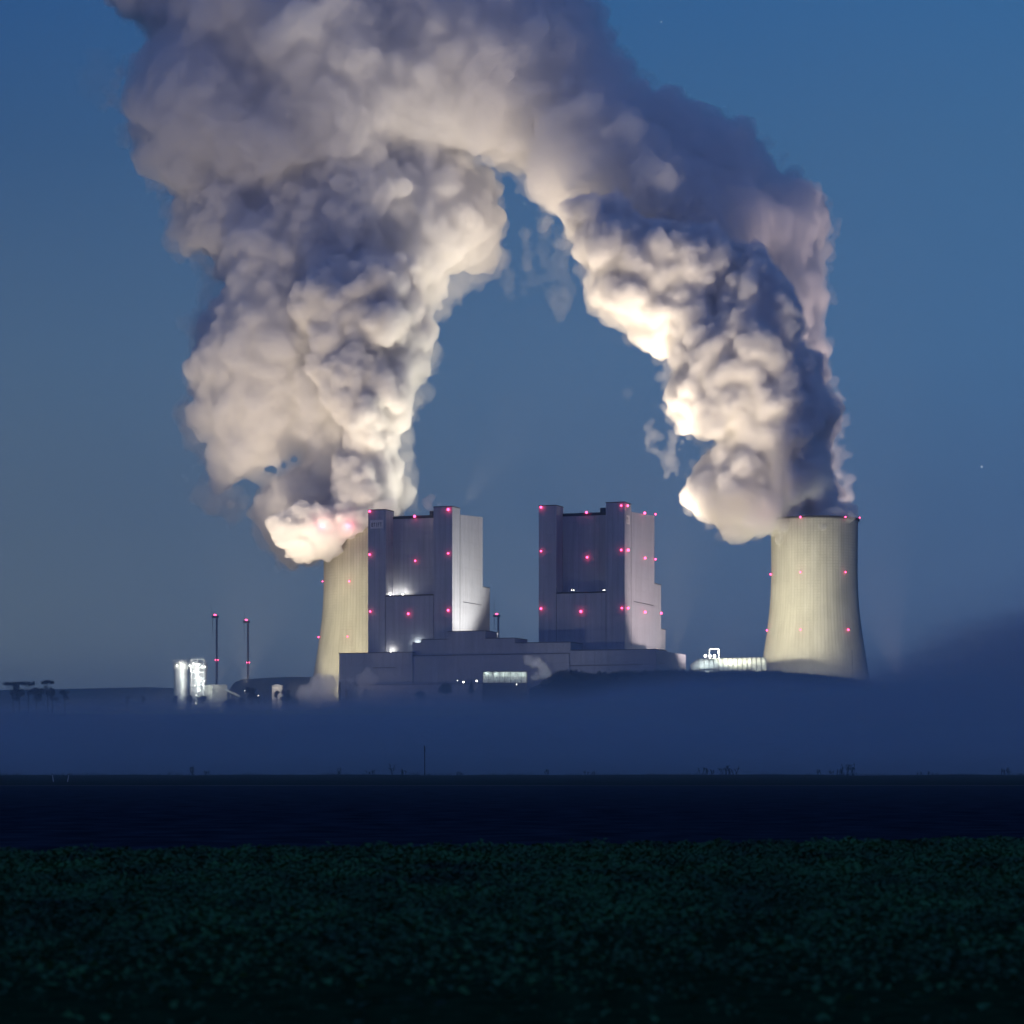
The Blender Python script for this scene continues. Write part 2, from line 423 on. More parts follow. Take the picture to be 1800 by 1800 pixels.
def boiler(name, label, pxa, pxb, py_top_l, py_ctr, py_ledge, side_px, annex, annex2, tower_w=31, D=76.0):
    """pxa..pxb front columns; side_px back right column"""
    u0, u1 = U(pxa, 0), U(pxb, 0)
    root = empty(name, (*UV(u0, 0), GZ), label, 'boiler house', 'boiler houses of the power station')
    zt = Zat(py_top_l, u0, 0)
    # stair towers at the two front corners
    ul = U(pxa + tower_w, 0); ur = U(pxb - tower_w - 2, 0)
    R = 19.0
    z_ctr = Zat(py_ctr, (ul + ur) / 2, R)
    zl = Zat(py_ledge, (ul + ur) / 2, 0)
    lbox(MB(), u0, ul, 0, R + 2, GZ, zt).build('stair_tower', M_WALL, root)
    lbox(MB(), ur, u1, 0, R + 2, GZ, zt + 0.6).build('stair_tower', M_WALL, root)
    lo_, hi_ = 20.0, 160.0
    for _ in range(40):
        mid_ = (lo_ + hi_) / 2; x_, y_ = UV(u1, mid_)
        if 900 + x_ / (K * y_) < side_px: lo_ = mid_
        else: hi_ = mid_
    D = lo_
    # recessed upper wall, main body, flush lower panel
    v1 = D
    ub = u1 - 0.4
    lbox(MB(), u0 + 0.3, ub, R + 2, v1, GZ, [z_ctr, z_ctr, z_ctr + 3.4, z_ctr + 3.4]).build('main_body', M_WALL, root)
    lbox(MB(), ul, ur, R, R + 2, GZ, z_ctr - 0.2).build('recessed_wall', M_WALL, root)
    lbox(MB(), ul, ur, 0.3, R, GZ, zl).build('lower_panel', M_WALL, root)
    # parapets, joint lines
    lbox(MB(), ul, ur, R - 0.4, R - 0.05, z_ctr - 2.4, z_ctr + 0.4).build('parapet', M_TRIM, root)
    lbox(MB(), ul, ur, 0.05, 0.28, zl - 0.9, zl + 0.35).build('ledge', M_TRIM, root)
    for uu in (ul - 0.3, ur + 0.0):
        lbox(MB(), uu, uu + 0.35, -0.12, -0.02, GZ, zl).build('panel_joint', M_TRIM, root)
    for a, b_, z in ((u0 - .1, ul + .1, zt), (ur - .1, u1 + .1, zt + .6)):
        lbox(MB(), a, b_, -0.1, R + 2.1, z + 0.01, z + 0.9).build('coping', M_TRIM, root)
    lbox(MB(), u1 - 0.38, u1 - 0.2, R + 12, v1 - 4, Zat(1060, u1, v1 / 2), Zat(1060, u1, v1 / 2) + 0.7).build('expansion_joint', M_TRIM, root)
    # roof stack and small plant
    us = ul + (ur - ul) * 0.78
    MB().cyl(*UV(us, R + 6), z_ctr - 1, z_ctr + 5.0, 2.8, 16).build('roof_vent', M_TRIM, root)
    for k in range(3):
        uu = ul + (ur - ul) * (0.15 + 0.2 * k)
        MB().bar((*UV(uu, R + 4), z_ctr), (*UV(uu, R + 4), z_ctr + 3.5), 0.12, 5).build('mast', M_STEEL, root)
    # rear annexes stepping down on the right-hand side
    vb = v1
    for (apx, apy, dv) in (annex, annex2):
        if apx is None: continue
        lo_, hi_ = vb, vb + 80.0
        for _ in range(40):
            mid_ = (lo_ + hi_) / 2; x_, y_ = UV(ub, mid_)
            if 900 + x_ / (K * y_) < apx: lo_ = mid_
            else: hi_ = mid_
        za = Zat(apy, ub, vb)
        lbox(MB(), u0 + 6, ub - .05, vb + .01, lo_, GZ, za).build('annex', M_WALL, root)
        lbox(MB(), u0 + 6, ub + .05, vb + .02, lo_ + .1, za + .01, za + .7).build('coping', M_TRIM, root)
        vb = lo_
    # true joint between tower and body on the right wall
    lbox(MB(), u1 - 0.05, u1 + 0.12, R + 1.6, R + 2.0, GZ, z_ctr).build('panel_joint', M_TRIM, root)
    return root, dict(u0=u0, u1=u1, ul=ul, ur=ur, zt=zt, zc=z_ctr, zl=zl, R=R, v1=v1, ub=ub)

bl, BL = boiler('boiler_house', 'tall grey boiler house before the left cooling tower, pale sign at its top left corner', 647, 795, 897.5, 907, 1046, 849,
                (861, 1032, 0), (None, 0, 0))
br, BR = boiler('boiler_house', 'tall grey boiler house clear of both cooling towers, small sign on its side wall', 947, 1098, 890, 902, 1041, 1151,
                (1162, 1026, 0), (1170, 1106, 8))
# beacons (front)
def fb(root, B, pts):
    for px, py, v in pts:
        u = U(px, v); beacon(root, (*UV(u, v), Zat(py, u, v)), FN)
fb(bl, BL, [(651, 899, 0), (651, 975, 0), (652, 1075, 0), (730, 908, 18.5), (731, 986, 19), (719, 1079, .3), (789, 896, 0), (789, 973, 0), (789, 1073, 0)])
fb(br, BR, [(952, 892, 0), (952, 969, 0), (952, 1070, 0), (1032, 901, 18.5), (1033, 980, 19), (1022, 1075, .3), (1093, 889, 0), (1093, 967, 0), (1094, 1069, 0)])
def sb_(root, B, pts):
    for px, py in pts:
        # point on right wall: solve v for column px
        u = B['u1'] if px < 1155 else None
        if u is None:
            v = B['v1'] - 14; u = U(px, v) - 1
        else:
            lo, hi = 0.0, B['v1'] - .5
            for _ in range(40):
                m = (lo + hi) / 2
                x, y = UV(u, m)
                if 900 + x / (K * y) < px: lo = m
                else: hi = m
            v = lo
        beacon(root, (*UV(u, v), Zat(py, u, v)), SN)
sb_(br, BR, [(1100, 889), (1101, 967), (1101, 1069), (1130, 902), (1131, 981), (1131, 1076), (1149, 904), (1149, 983), (1161, 1078)])

# signs
def sign(root, u0, u1, z0, z1, wall, glyphs):
    """pale plate with dark strokes; wall 'f' front (u range) or 's' side (v range)"""
    def q(a, off): return UV(a, -off) if wall == 'f' else UV(u_side + off, a)
    u_side = BR['u1']
    b = MB(); p = MB()
    def slab(mb, a0, a1, za, zb, o0, o1):
        c = [q(a0, o1), q(a1, o1), q(a1, o0), q(a0, o0)]
        mb.prism(c, za, zb)
    slab(b, u0, u1, z0, z1, 0.05, 0.4)
    s = b.build('sign', M_SIGN, root)
    W, H = u1 - u0, z1 - z0
    for row in glyphs:
        p = MB()
        for (a, c, d, e) in row: slab(p, u0 + W * a, u0 + W * c, z0 + H * d, z0 + H * e, 0.41, 0.5)
        p.build('lettering', M_INK, s)
    return s
def letters(spec, x0, x1, y0, y1):
    out = []; n = len(spec); w = (x1 - x0) / n
    for i, ch in enumerate(spec):
        a = x0 + i * w; b = a + w * 0.72; t = w * 0.20; h = y1 - y0
        if ch == 'B': out += [(a, a + t, y0, y1), (a + t, b, y0, y0 + h * .14), (a + t, b, y0 + h * .44, y0 + h * .56), (a + t, b, y1 - h * .14, y1), (b - t, b, y0 + h * .14, y0 + h * .44), (b - t, b, y0 + h * .56, y1 - h * .14)]
        if ch == 'T': out += [(a, b, y1 - h * .16, y1), ((a + b) / 2 - t / 2, (a + b) / 2 + t / 2, y0, y1 - h * .16)]
        if ch == 'I': out += [((a + b) / 2 - t / 2, (a + b) / 2 + t / 2, y0, y1)]
        if ch == 'F': out += [(a, a + t, y0, y1), (a + t, b, y1 - h * .16, y1), (a + t, b - t, y0 + h * .44, y0 + h * .58)]
        if ch == 'r': out += [(a, a + t, y0, y1), (a + t, b, y1 - h * .2, y1)]
    return out
ua, ub_ = U(651, 0), U(674, 0)
sign(bl, ua, ub_, Zat(929.5, ua, 0), Zat(914.5, ua, 0), 'f', [letters('BTIFT', 0.10, 0.92, 0.22, 0.68)])
sign(br, 3.6, 15.5, Zat(921, BR['u1'], 8), Zat(905.5, BR['u1'], 8), 's', [letters('TT', 0.12, 0.62, 0.42, 0.72), letters('r', 0.4, 0.6, 0.15, 0.30)])

# lamps on the left boiler: bright floodlight on the ledge and at the foot
def lamp_fixture(name, loc, label, watts, radius=0.7, col=(1.0, 0.97, 0.86), cat='floodlight', parent=None, pole=None):
    loc = Vector(loc)
    if parent is None:
        root = empty(name, (loc.x, loc.y, loc.z - (pole or 1.0)), label, cat, 'white floodlights of the plant')
    else:
        root = parent
    f = MB().ball(loc, radius, 2).build('lamp_globe' if parent is None else 'floodlight', M_WHITE_LAMP, root, True)
    MB().bar(loc - Vector((0, 0, pole or 1.0)), loc - Vector((0, 0, radius * .8)), 0.22, 6).build('pole' if parent is None else 'bracket', M_STEEL, root if parent is None else f)
    if watts:
        d = bpy.data.lights.new('glow_point', 'POINT'); d.energy = watts; d.color = col; d.shadow_soft_size = 0.5
        lo = bpy.data.objects.new('glow_point', d); COL.objects.link(lo); lo.location = loc + Vector((0, -1.2, 0.6)); 
    return root
u = U(708, 15); lamp_fixture('x', (*UV(u, 15), BL['zl'] + 1.8), None, 3500, .9, parent=bl)
u = U(684, 15); 
d = bpy.data.lights.new('glow_point', 'POINT'); d.energy = 6000; d.color = (1, .97, .86); d.shadow_soft_size = .4
lo = bpy.data.objects.new('glow_point', d); COL.objects.link(lo); lo.location = (*UV(U(687, 12), 12), BL['zl'] + 1.5)
for px, v in ((1005, 4), (1008.5, 4), (1063, 4), (1060.5, 4)):
    u = U(px, v); z = Zat(1037.5, u, v)
    f = MB().ball((*UV(u, v), z), 0.42, 1).build('ledge_lamp', M_WHITE_LAMP, br, True)
    MB().bar((*UV(u, v), BR['zl']), (*UV(u, v), z), 0.12, 5).build('bracket', M_STEEL, f)

# ------------------------------------------------------------------ low stepped hall in front of both boiler houses
hall = empty('turbine_hall', (*UV(U(900, -50), -50), GZ), 'long low stepped grey hall running in front of both boiler houses', 'turbine hall')
def hbox(name, pxa, pxb, v0, v1, pyt, mat=M_WALL_LOW, mid=None):
    u0, u1 = U(pxa, v0), U(pxb, v0)
    z = Zat(pyt, (u0 + u1) / 2, v0)
    o = lbox(MB(), u0, u1, v0, v1, GZ - 6, z).build(name, mat, hall)
    lbox(MB(), u0 - .15, u1 + .15, v0 - .15, v1 + .1, z + .01, z + 0.7).build('coping', M_TRIM, hall)
    return o, z
hbox('bunker_wing', 596, 725, -46, -4, 1148)
hbox('stepped_block', 725, 740, -40, -5, 1130.5)
hbox('stepped_block', 740, 787, -40.5, -5.5, 1124.5)
hbox('stepped_block', 787, 853, -41, -6, 1110)
hbox('stepped_block', 853, 905, -41.4, -6, 1122.5)
hbox('stepped_block', 905, 1003, -41.8, -6, 1130)
hbox('bunker_wing', 1003, 1153, -42.2, -6, 1143)
hbox('stepped_block', 640, 1000, -44, -42.6, 1152)
# long louvre bands
for pxa, pxb, py, v in ((655, 695, 1173, -46.2), (980, 1128, 1168.5, -42.5)):
    u0, u1 = U(pxa, v), U(pxb, v); z = Zat(py, (u0 + u1) / 2, v)
    lbox(MB(), u0, u1, v, v + .15, z - .9, z).build('louvre_band', M_TRIM, hall)
v = -40; ur_ = U(1153, -42.2)
x = lbox(MB(), ur_ + .05, ur_ + .25, -30, -16, Zat(1166, ur_, -20) - .6, Zat(1166, ur_, -20) + .6).build('louvre_band', M_TRIM, hall)
# make the right end of the hall deep so that its lit end wall shows
u1 = U(1153, -42.2); lbox(MB(), u1 - 40, u1, -6, 58, GZ - 6, Zat(1143, u1, -40) - .05).build('end_block', M_WALL_LOW, hall)
# roof clutter
for px, w, h, v in ((870, 5, 9, -3), (864, 3, 8, -2), (918, 4, 5, -3), (1160, 5, 2, 0)):
    u = U(px, v); z0 = Zat(1124 if px < 900 else 1130 if px < 1000 else 1143, u, v)
    lbox(MB(), u - w / 2, u + w / 2, v - 2, v + 2, z0 - 8, z0 + h * .55).build('roof_unit', M_STEEL, hall)
# spill light behind the bunker wing (lamp sits on the roof at 690, 1143)
u = U(687, -2); lamp_fixture('x', (*UV(u, -2), Zat(1145, u, -2)), None, 2600, .7, parent=hall)
u = U(722, -3); d = bpy.data.lights.new('glow_point', 'POINT'); d.energy = 2600; d.color = (.9, 1, .95); d.shadow_soft_size = .4
lo = bpy.data.objects.new('glow_point', d); COL.objects.link(lo); lo.location = (*UV(U(733, -2.2), -2.2), Zat(1131, u, -2))

# lower front building, half sunk in fog
low = lbox(MB(), U(622, -80), U(850, -80), -80, -56, GZ - 6, Zat(1203.5, U(720, -80), -80)).build('low_shed', M_WALL_LOW)
tag(low, 'low flat roofed shed half sunk in fog before the left boiler house', 'shed')
lbox(MB(), U(622, -80) - .2, U(850, -80) + .2, -80.2, -55.8, Zat(1203.5, U(720, -80), -80) + .01, Zat(1203.5, U(720, -80), -80) + .6).build('coping', M_TRIM, low)
for px, py, lab in ((597, 1198, 'dark thin chimney rising from the fog left of the low shed'), (609, 1212, 'shorter dark chimney beside the low shed')):
    c = P(px, py, 2330)
    o = MB().cyl(c.x, c.y, GZ - 4, c.z, 1.5, 12, 1.2).build('chimney_pipe', M_TRIM); tag(o, lab, 'chimney', 'thin chimneys beside the low shed')

# ------------------------------------------------------------------ cooling towers
def concrete():
    m, n, l, b = new_mat('tower_concrete')
    b.inputs['Roughness'].default_value = 0.9
    t = n.new('ShaderNodeTexCoord'); s = n.new('ShaderNodeSeparateXYZ'); l.new(t.outputs['Object'], s.inputs[0])
    at = n.new('ShaderNodeMath'); at.operation = 'ARCTAN2'; l.new(s.outputs[1], at.inputs[0]); l.new(s.outputs[0], at.inputs[1])
    def lines(src, mul, width, soft):
        d = n.new('ShaderNodeMath'); d.operation = 'MULTIPLY'; l.new(src, d.inputs[0]); d.inputs[1].default_value = mul
        f = n.new('ShaderNodeMath'); f.operation = 'FRACT'; l.new(d.outputs[0], f.inputs[0])
        c = n.new('ShaderNodeMapRange'); c.inputs['From Min'].default_value = width; c.inputs['From Max'].default_value = width + soft
        c.inputs['To Min'].default_value = 1; c.inputs['To Max'].default_value = 0; l.new(f.outputs[0], c.inputs['Value'])
        return c.outputs[0]
    rib = lines(at.outputs[0], 84 / (2 * PI), 0.22, 0.16)
    lift = lines(s.outputs[2], 1 / 2.9, 0.22, 0.2)
    mp = n.new('ShaderNodeMapping'); mp.inputs['Scale'].default_value = (0.2, 0.2, 0.012); l.new(t.outputs['Object'], mp.inputs[0])
    st_ = n.new('ShaderNodeTexNoise'); st_.inputs['Scale'].default_value = 1.0; st_.inputs['Detail'].default_value = 6; l.new(mp.outputs[0], st_.inputs['Vector'])
    nz = n.new('ShaderNodeTexNoise'); nz.inputs['Scale'].default_value = 0.035; nz.inputs['Detail'].default_value = 8; l.new(t.outputs['Object'], nz.inputs['Vector'])
    r = ramp_node(n, [(0.30, (0.43, 0.41, 0.35, 1)), (0.5, (0.50, 0.48, 0.41, 1)), (0.72, (0.54, 0.52, 0.46, 1))]); l.new(st_.outputs[0], r.inputs[0])
    r2 = ramp_node(n, [(0.35, (0.82, 0.82, 0.82, 1)), (0.65, (1, 1, 1, 1))]); l.new(nz.outputs[0], r2.inputs[0])
    m1 = n.new('ShaderNodeMix'); m1.data_type = 'RGBA'; m1.blend_type = 'MULTIPLY'; m1.inputs[0].default_value = 1
    l.new(r.outputs[0], m1.inputs[6]); l.new(r2.outputs[0], m1.inputs[7])
    w1 = n.new('ShaderNodeMath'); w1.operation = 'MULTIPLY'; w1.inputs[1].default_value = 0.24; l.new(rib, w1.inputs[0])
    w2 = n.new('ShaderNodeMath'); w2.operation = 'MULTIPLY'; w2.inputs[1].default_value = 0.19; l.new(lift, w2.inputs[0])
    mx = n.new('ShaderNodeMath'); mx.operation = 'MAXIMUM'; l.new(w1.outputs[0], mx.inputs[0]); l.new(w2.outputs[0], mx.inputs[1])
    m2 = n.new('ShaderNodeMix'); m2.data_type = 'RGBA'; m2.blend_type = 'MULTIPLY'; l.new(mx.outputs[0], m2.inputs[0])
    l.new(m1.outputs[2], m2.inputs[6]); m2.inputs[7].default_value = (0.30, 0.25, 0.16, 1)
    l.new(m2.outputs[2], b.inputs['Base Color'])
    bp = n.new('ShaderNodeBump'); bp.inputs['Strength'].default_value = 0.25; bp.inputs['Distance'].default_value = 0.3
    l.new(rib, bp.inputs['Height']); l.new(bp.outputs[0], b.inputs['Normal'])
    return m
M_CONC = concrete()
PROF = [(907, 76.3), (915, 76.0), (964, 75.6), (1005, 75.3), (1050, 77), (1093, 81.5), (1145, 89.5), (1178, 95), (1235, 106)]
def cooling_tower(pxc, Yc, label, scale, beacons):
    c = P(pxc, HY, Yc)
    root = empty('cooling_tower', (c.x, c.y, GZ), label, 'cooling tower', 'concrete cooling towers')
    zs, rs = [], []
    Yr = 2560.0
    rows = np.linspace(0, 1, 60)
    pys = 907 + (1235 - 907) * rows
    hw = np.interp(pys, [a for a, b in PROF], [b for a, b in PROF])
    hw = np.convolve(np.pad(hw, 4, 'edge'), np.ones(9) / 9, 'valid')
    hw = hw + np.where(rows < 0.02, 0.5, 0)
    Zr = CZ + (HY - pys) * K * (Yr - 0)          # heights taken from the nearer tower
    Zr = Zr - (CZ + (HY - 907) * K * Yr) + P(0, 907, Yr - 42).z   # near rim is what reads as the top edge
    R = hw * K * Yr
    NS = 168
    v = []; f = []
    for z, r in zip(Zr, R):
        for i in range(NS):
            a = 2 * PI * i / NS; rr_ = r
            v.append((c.x + rr_ * math.cos(a), c.y + rr_ * math.sin(a), z))
    n = len(Zr)
    for j in range(n - 1):
        for i in range(NS):
            f.append((j * NS + i, j * NS + (i + 1) % NS, (j + 1) * NS + (i + 1) % NS, (j + 1) * NS + i))
    o0 = len(v)     # inner face of the rim
    for z, r in ((Zr[0], R[0] - 1.2), (Zr[12], R[12] - 1.2)):
        for i in range(NS):
            a = 2 * PI * i / NS; v.append((c.x + r * math.cos(a), c.y + r * math.sin(a), z))
    for i in range(NS):
        f.append((i, (i + 1) % NS, o0 + (i + 1) % NS, o0 + i)); f.append((o0 + i, o0 + (i + 1) % NS, o0 + NS + (i + 1) % NS, o0 + NS + i))
    me = bpy.data.meshes.new('shell'); me.from_pydata([(a - c.x, b - c.y, z) for a, b, z in v], [], f)
    bm = bmesh.new(); bm.from_mesh(me); bmesh.ops.recalc_face_normals(bm, faces=bm.faces); bm.to_mesh(me); bm.free()
    for p in me.polygons: p.use_smooth = True
    s = bpy.data.objects.new('shell', me); COL.objects.link(s); me.materials.append(M_CONC)
    s.parent = root; s.location = (0, 0, -GZ)
    # dark walkway ring at the rim
    b = MB()
    for i in range(NS):
        a0, a1 = 2 * PI * i / NS, 2 * PI * (i + 1) / NS
        for (ra, rb, za, zb) in ((R[0] + .15, R[0] + 1.1, Zr[0] - 1.3, Zr[0] + 0.3),):
            q = lambda a, r, z: (c.x + r * math.cos(a), c.y + r * math.sin(a), z)
            vs_ = [q(a0, ra, za), q(a1, ra, za), q(a1, rb, za), q(a0, rb, za), q(a0, ra, zb), q(a1, ra, zb), q(a1, rb, zb), q(a0, rb, zb)]
            b.add(vs_, [(3, 2, 6, 7), (0, 4, 5, 1), (4, 7, 6, 5), (0, 1, 2, 3)])
    b.build('rim_walkway', M_TRIM, root)
    for px, py in beacons:
        # find point on the near surface in that column and row
        Y = c.y - 30
        for _ in range(6):
            z = CZ + (HY - py) * K * Y; r = float(np.interp(-z, -Zr, R)); x = (px - 900) * K * Y
            dx = max(-r * .999, min(r * .999, x - c.x)); Y = c.y - math.sqrt(max(r * r - dx * dx, 0))
        nrm = Vector((dx, Y - c.y, 0)).normalized()
        beacon(root, (c.x + dx, Y, z), nrm, 0.85)
    # thin dark pipe or ladder running up the shell, seen on the right tower
    return root, c, Zr, R
tr, ctr_, ZR, RR = cooling_tower(1431.5, 2560, 'tall cream lit cooling tower on the right, its whole shell in view', 1,
                   [(1408, 909), (1484, 909), (1508, 910), (1358, 910), (1408, 1006), (1484, 1006), (1357, 1010), (1408, 1107), (1489, 1107), (1351, 1108)])
tl, ctl, ZL, RL = cooling_tower(641.5, 2670, 'cream lit cooling tower on the left, half hidden behind a boiler house', 1,
                   [(570, 1022), (615, 1022), (563, 1120), (612, 1119), (566, 927), (612, 927)])
c = P(1498, 1190, 2440)
o = MB().cyl(c.x, c.y, GZ - 2, P(1498, 1143, 2440).z, 0.5, 8, .35).build('lightning_mast', M_TRIM); tag(o, 'thin dark mast standing in front of the right cooling tower foot', 'mast')

# ------------------------------------------------------------------ big ribbed duct between hall and right tower
duct = empty('ribbed_duct', (*P(1270, 1190, 2470).xy, GZ), 'big pale ribbed duct leading to the right cooling tower', 'duct')
def duct_mesh():
    Yd = 2470; r = 13.0
    zc = P(0, 1158, Yd).z - r
    x0, x1 = P(1214, 0, Yd).x, P(1345, 0, Yd).x
    N = 48; n = 28; v = []; f = []
    for i in range(N + 1):
        t = i / N; x = x0 + (x1 - x0) * t
        rr_ = r * min(1.0, 0.35 + t * 6) ** 0.5
        for k in range(n):
            a = 2 * PI * k / n
            v.append((x - 3 * math.cos(a) * 0, Yd + math.sin(a) * rr_, zc + math.cos(a) * rr_ + t * 1.5))
    for i in range(N):
        for k in range(n): f.append((i * n + k, i * n + (k + 1) % n, (i + 1) * n + (k + 1) % n, (i + 1) * n + k))
    f += [tuple(range(n)), tuple(N * n + k for k in range(n))]
    b = MB(); b.add(v, f); b.build('duct_shell', simple('duct_metal', (0.55, 0.6, 0.58), 0.45, 0.1), duct, True)
    for i in range(14):
        px = 1228 + i * 8.3; x = P(px, 0, Yd).x; t = (x - x0) / (x1 - x0)
        rr_ = r * min(1.0, 0.35 + t * 6) ** 0.5
        b = MB(); ns = 28
        for k in range(ns):
            a0, a1 = 2 * PI * k / ns, 2 * PI * (k + 1) / ns
            A = (x + 3.0 * math.sin(a0) ** 2 * 0, Yd + math.sin(a0) * (rr_ + .1), zc + math.cos(a0) * (rr_ + .1) + t * 1.5)
            B = (x, Yd + math.sin(a1) * (rr_ + .1), zc + math.cos(a1) * (rr_ + .1) + t * 1.5)
            b.bar(A, B, 0.38, 5)
        b.build('hoop', simple('hoop_steel', (0.12, 0.14, 0.15), .6) if i == 0 else bpy.data.materials['hoop_steel'], duct)
    # lamp gantry on top
    g = MB(); xg0, xg1 = P(1247, 0, Yd - 8).x, P(1263, 0, Yd - 8).x
    zt0, zt1 = zc + r - 2, P(0, 1141, Yd - 8).z
    for x in (xg0, xg1):
        for y in (Yd - 12, Yd - 4): g.bar((x, y, zt0), (x, y, zt1), 0.28, 5)
    for y in (Yd - 12, Yd - 4): g.bar((xg0, y, zt1), (xg1, y, zt1), 0.28, 5)
    for x in (xg0, xg1): g.bar((x, Yd - 12, zt1), (x, Yd - 4, zt1), 0.28, 5); 
    g.box(xg0 - 1, xg1 + 1, Yd - 12, Yd - 4, zt0 + 1.6, zt0 + 2.0)
    gt = g.build('lamp_gantry', simple('gantry_paint', (.7, .72, .72), .5), duct)
    for px in (1240, 1248, 1256):
        MB().ball((*P(px, 0, Yd - 14).xy, P(0, 1153, Yd - 14).z), 1.5, 2).build('floodlight', M_WHITE_LAMP, duct, True)
    # walkway with railing along the near side
    w = MB(); xa, xb = P(1212, 0, Yd - 14).x, P(1262, 0, Yd - 14).x; zw = zc + 3
    w.box(xa, xb, Yd - 15.5, Yd - 13.5, zw - .3, zw)
    for i in range(9):
        x = xa + (xb - xa) * i / 8; w.bar((x, Yd - 15.4, zw), (x, Yd - 15.4, zw + 2.2), .12, 4)
    w.bar((xa, Yd - 15.4, zw + 2.2), (xb, Yd - 15.4, zw + 2.2), .14, 4)
    w.build('walkway', M_STEEL, duct)
duct_mesh()
def glow(px, py, Y, w, col=(.93, 1, .96), size=.6):
    d = bpy.data.lights.new('glow_point', 'POINT'); d.energy = w; d.color = col; d.shadow_soft_size = size
    lo = bpy.data.objects.new('glow_point', d); COL.objects.link(lo); lo.location = P(px, py, Y)
glow(1240, 1160, 2444, 26000); glow(1262, 1150, 2447, 5000); glow(1300, 1150, 2425, 4000); glow(1225, 1158, 2440, 3500)

# ------------------------------------------------------------------ lit silos with stair tower
silo_g = 'lit steel silos left of the plant'
M_SILO = simple('silo_steel', (0.55, 0.56, 0.54), 0.38, 0.08, 0.1, metallic=0.25)
Ys = 2330
def silo(px0, px1, pyt, label, dy=0):
    x0, x1 = P(px0, 0, Ys).x, P(px1, 0, Ys).x; r = (x1 - x0) / 2; xc = (x0 + x1) / 2; zt = P(0, pyt, Ys).z
    root = empty('silo', (xc, Ys + dy, GZ - 5), label, 'silo', silo_g)
    MB().cyl(xc, Ys + dy, GZ - 5, zt, r, 48).build('shell', M_SILO, root, False)
    b = MB()
    for i in range(24):
        a0, a1 = 2 * PI * i / 24, 2 * PI * (i + 1) / 24; R_ = r + .9
        for z in (zt + 1.1, zt + 2.4):
            b.bar((xc + R_ * math.cos(a0), Ys + dy + R_ * math.sin(a0), z), (xc + R_ * math.cos(a1), Ys + dy + R_ * math.sin(a1), z), .12, 4)
        b.bar((xc + R_ * math.cos(a0), Ys + dy + R_ * math.sin(a0), zt - 2), (xc + R_ * math.cos(a0), Ys + dy + R_ * math.sin(a0), zt + 2.4), .12, 4)
    b.build('railing', M_STEEL, root)
    MB().cyl(xc, Ys + dy, zt - 6.2, zt - 2.4, r + .9, 32).build('gallery', simple('gallery_paint', (.7, .7, .66), .6), root)
    MB().cyl(xc, Ys + dy, zt + .01, zt + 1.6, r * .5, 20, r * .2).build('roof', M_STEEL, root)
    return root
silo(305.5, 329.5, 1165, 'broad steel silo, left one of the lit pair')
silo(331.5, 362, 1165, 'broad steel silo behind the lattice stair tower, right one of the lit pair', 6)
stt = empty('stair_tower', (*P(347, 0, Ys - 14).xy, GZ - 5), 'brightly lit lattice stair tower in front of the silos', 'stair tower')
def stair_tower():
    xa, xb = P(337, 0, Ys - 14).x, P(359, 0, Ys - 14).x; zt = P(0, 1160, Ys).z; y0, y1 = Ys - 19, Ys - 12
    b = MB()
    for x in (xa, (xa + xb) / 2, xb):
        for y in (y0, y1): b.bar((x, y, GZ - 5), (x, y, zt), .22, 5)
    b.build('column_frame', M_STEEL, stt)
    n = 9; z0 = GZ - 3
    fl = MB(); st2 = MB(); br_ = MB(); rl_ = MB()
    for i in range(n):
        z = z0 + (zt - z0) * (i + 1) / n; zp = z0 + (zt - z0) * i / n
        fl.box(xa, xb, y0 + .2, y1 - .2, z - .12, z + .12)
        (a, c_) = ((xa, xb) if i % 2 else (xb, xa))
        st2.bar((a, y0 + 1.5, zp), (c_, y0 + 1.5, z), .22, 4)
        br_.bar((xa, y0, zp), ((xa + xb) / 2, y0, z), .1, 4); br_.bar(((xa + xb) / 2, y0, z), (xb, y0, zp), .1, 4)
        rl_.bar((xa, y0, z + 1.1), (xb, y0, z + 1.1), .08, 4)
    fl.build('landing', M_STEEL, stt); st2.build('stair_flight', M_STEEL, stt); br_.build('bracing', M_TRIM, stt); rl_.build('railing', M_STEEL, stt)
    for i, (px, py) in enumerate(((340, 1166), (350, 1168), (356, 1172), (342, 1180), (347, 1190), (353, 1197), (358, 1197), (343, 1205), (350, 1213), (345, 1222), (333, 1170), (318, 1170), (311, 1170), (324, 1169), (360, 1172))):
        MB().ball(P(px, py, Ys - 17.5), .55 if i % 2 else .7, 1).build('lamp', M_WHITE_LAMP, stt, True)
stair_tower()
glow(344, 1180, Ys - 24, 30000); glow(352, 1205, Ys - 24, 26000); glow(318, 1163, Ys - 20, 10000, (1, .93, .8)); glow(336, 1230, Ys - 30, 3000)
glow(366, 1163, Ys - 20, 1500, (1, .93, .8)); glow(322, 1192, Ys - 50, 30000); glow(370, 1212, Ys - 40, 8000, (1, .98, .8))
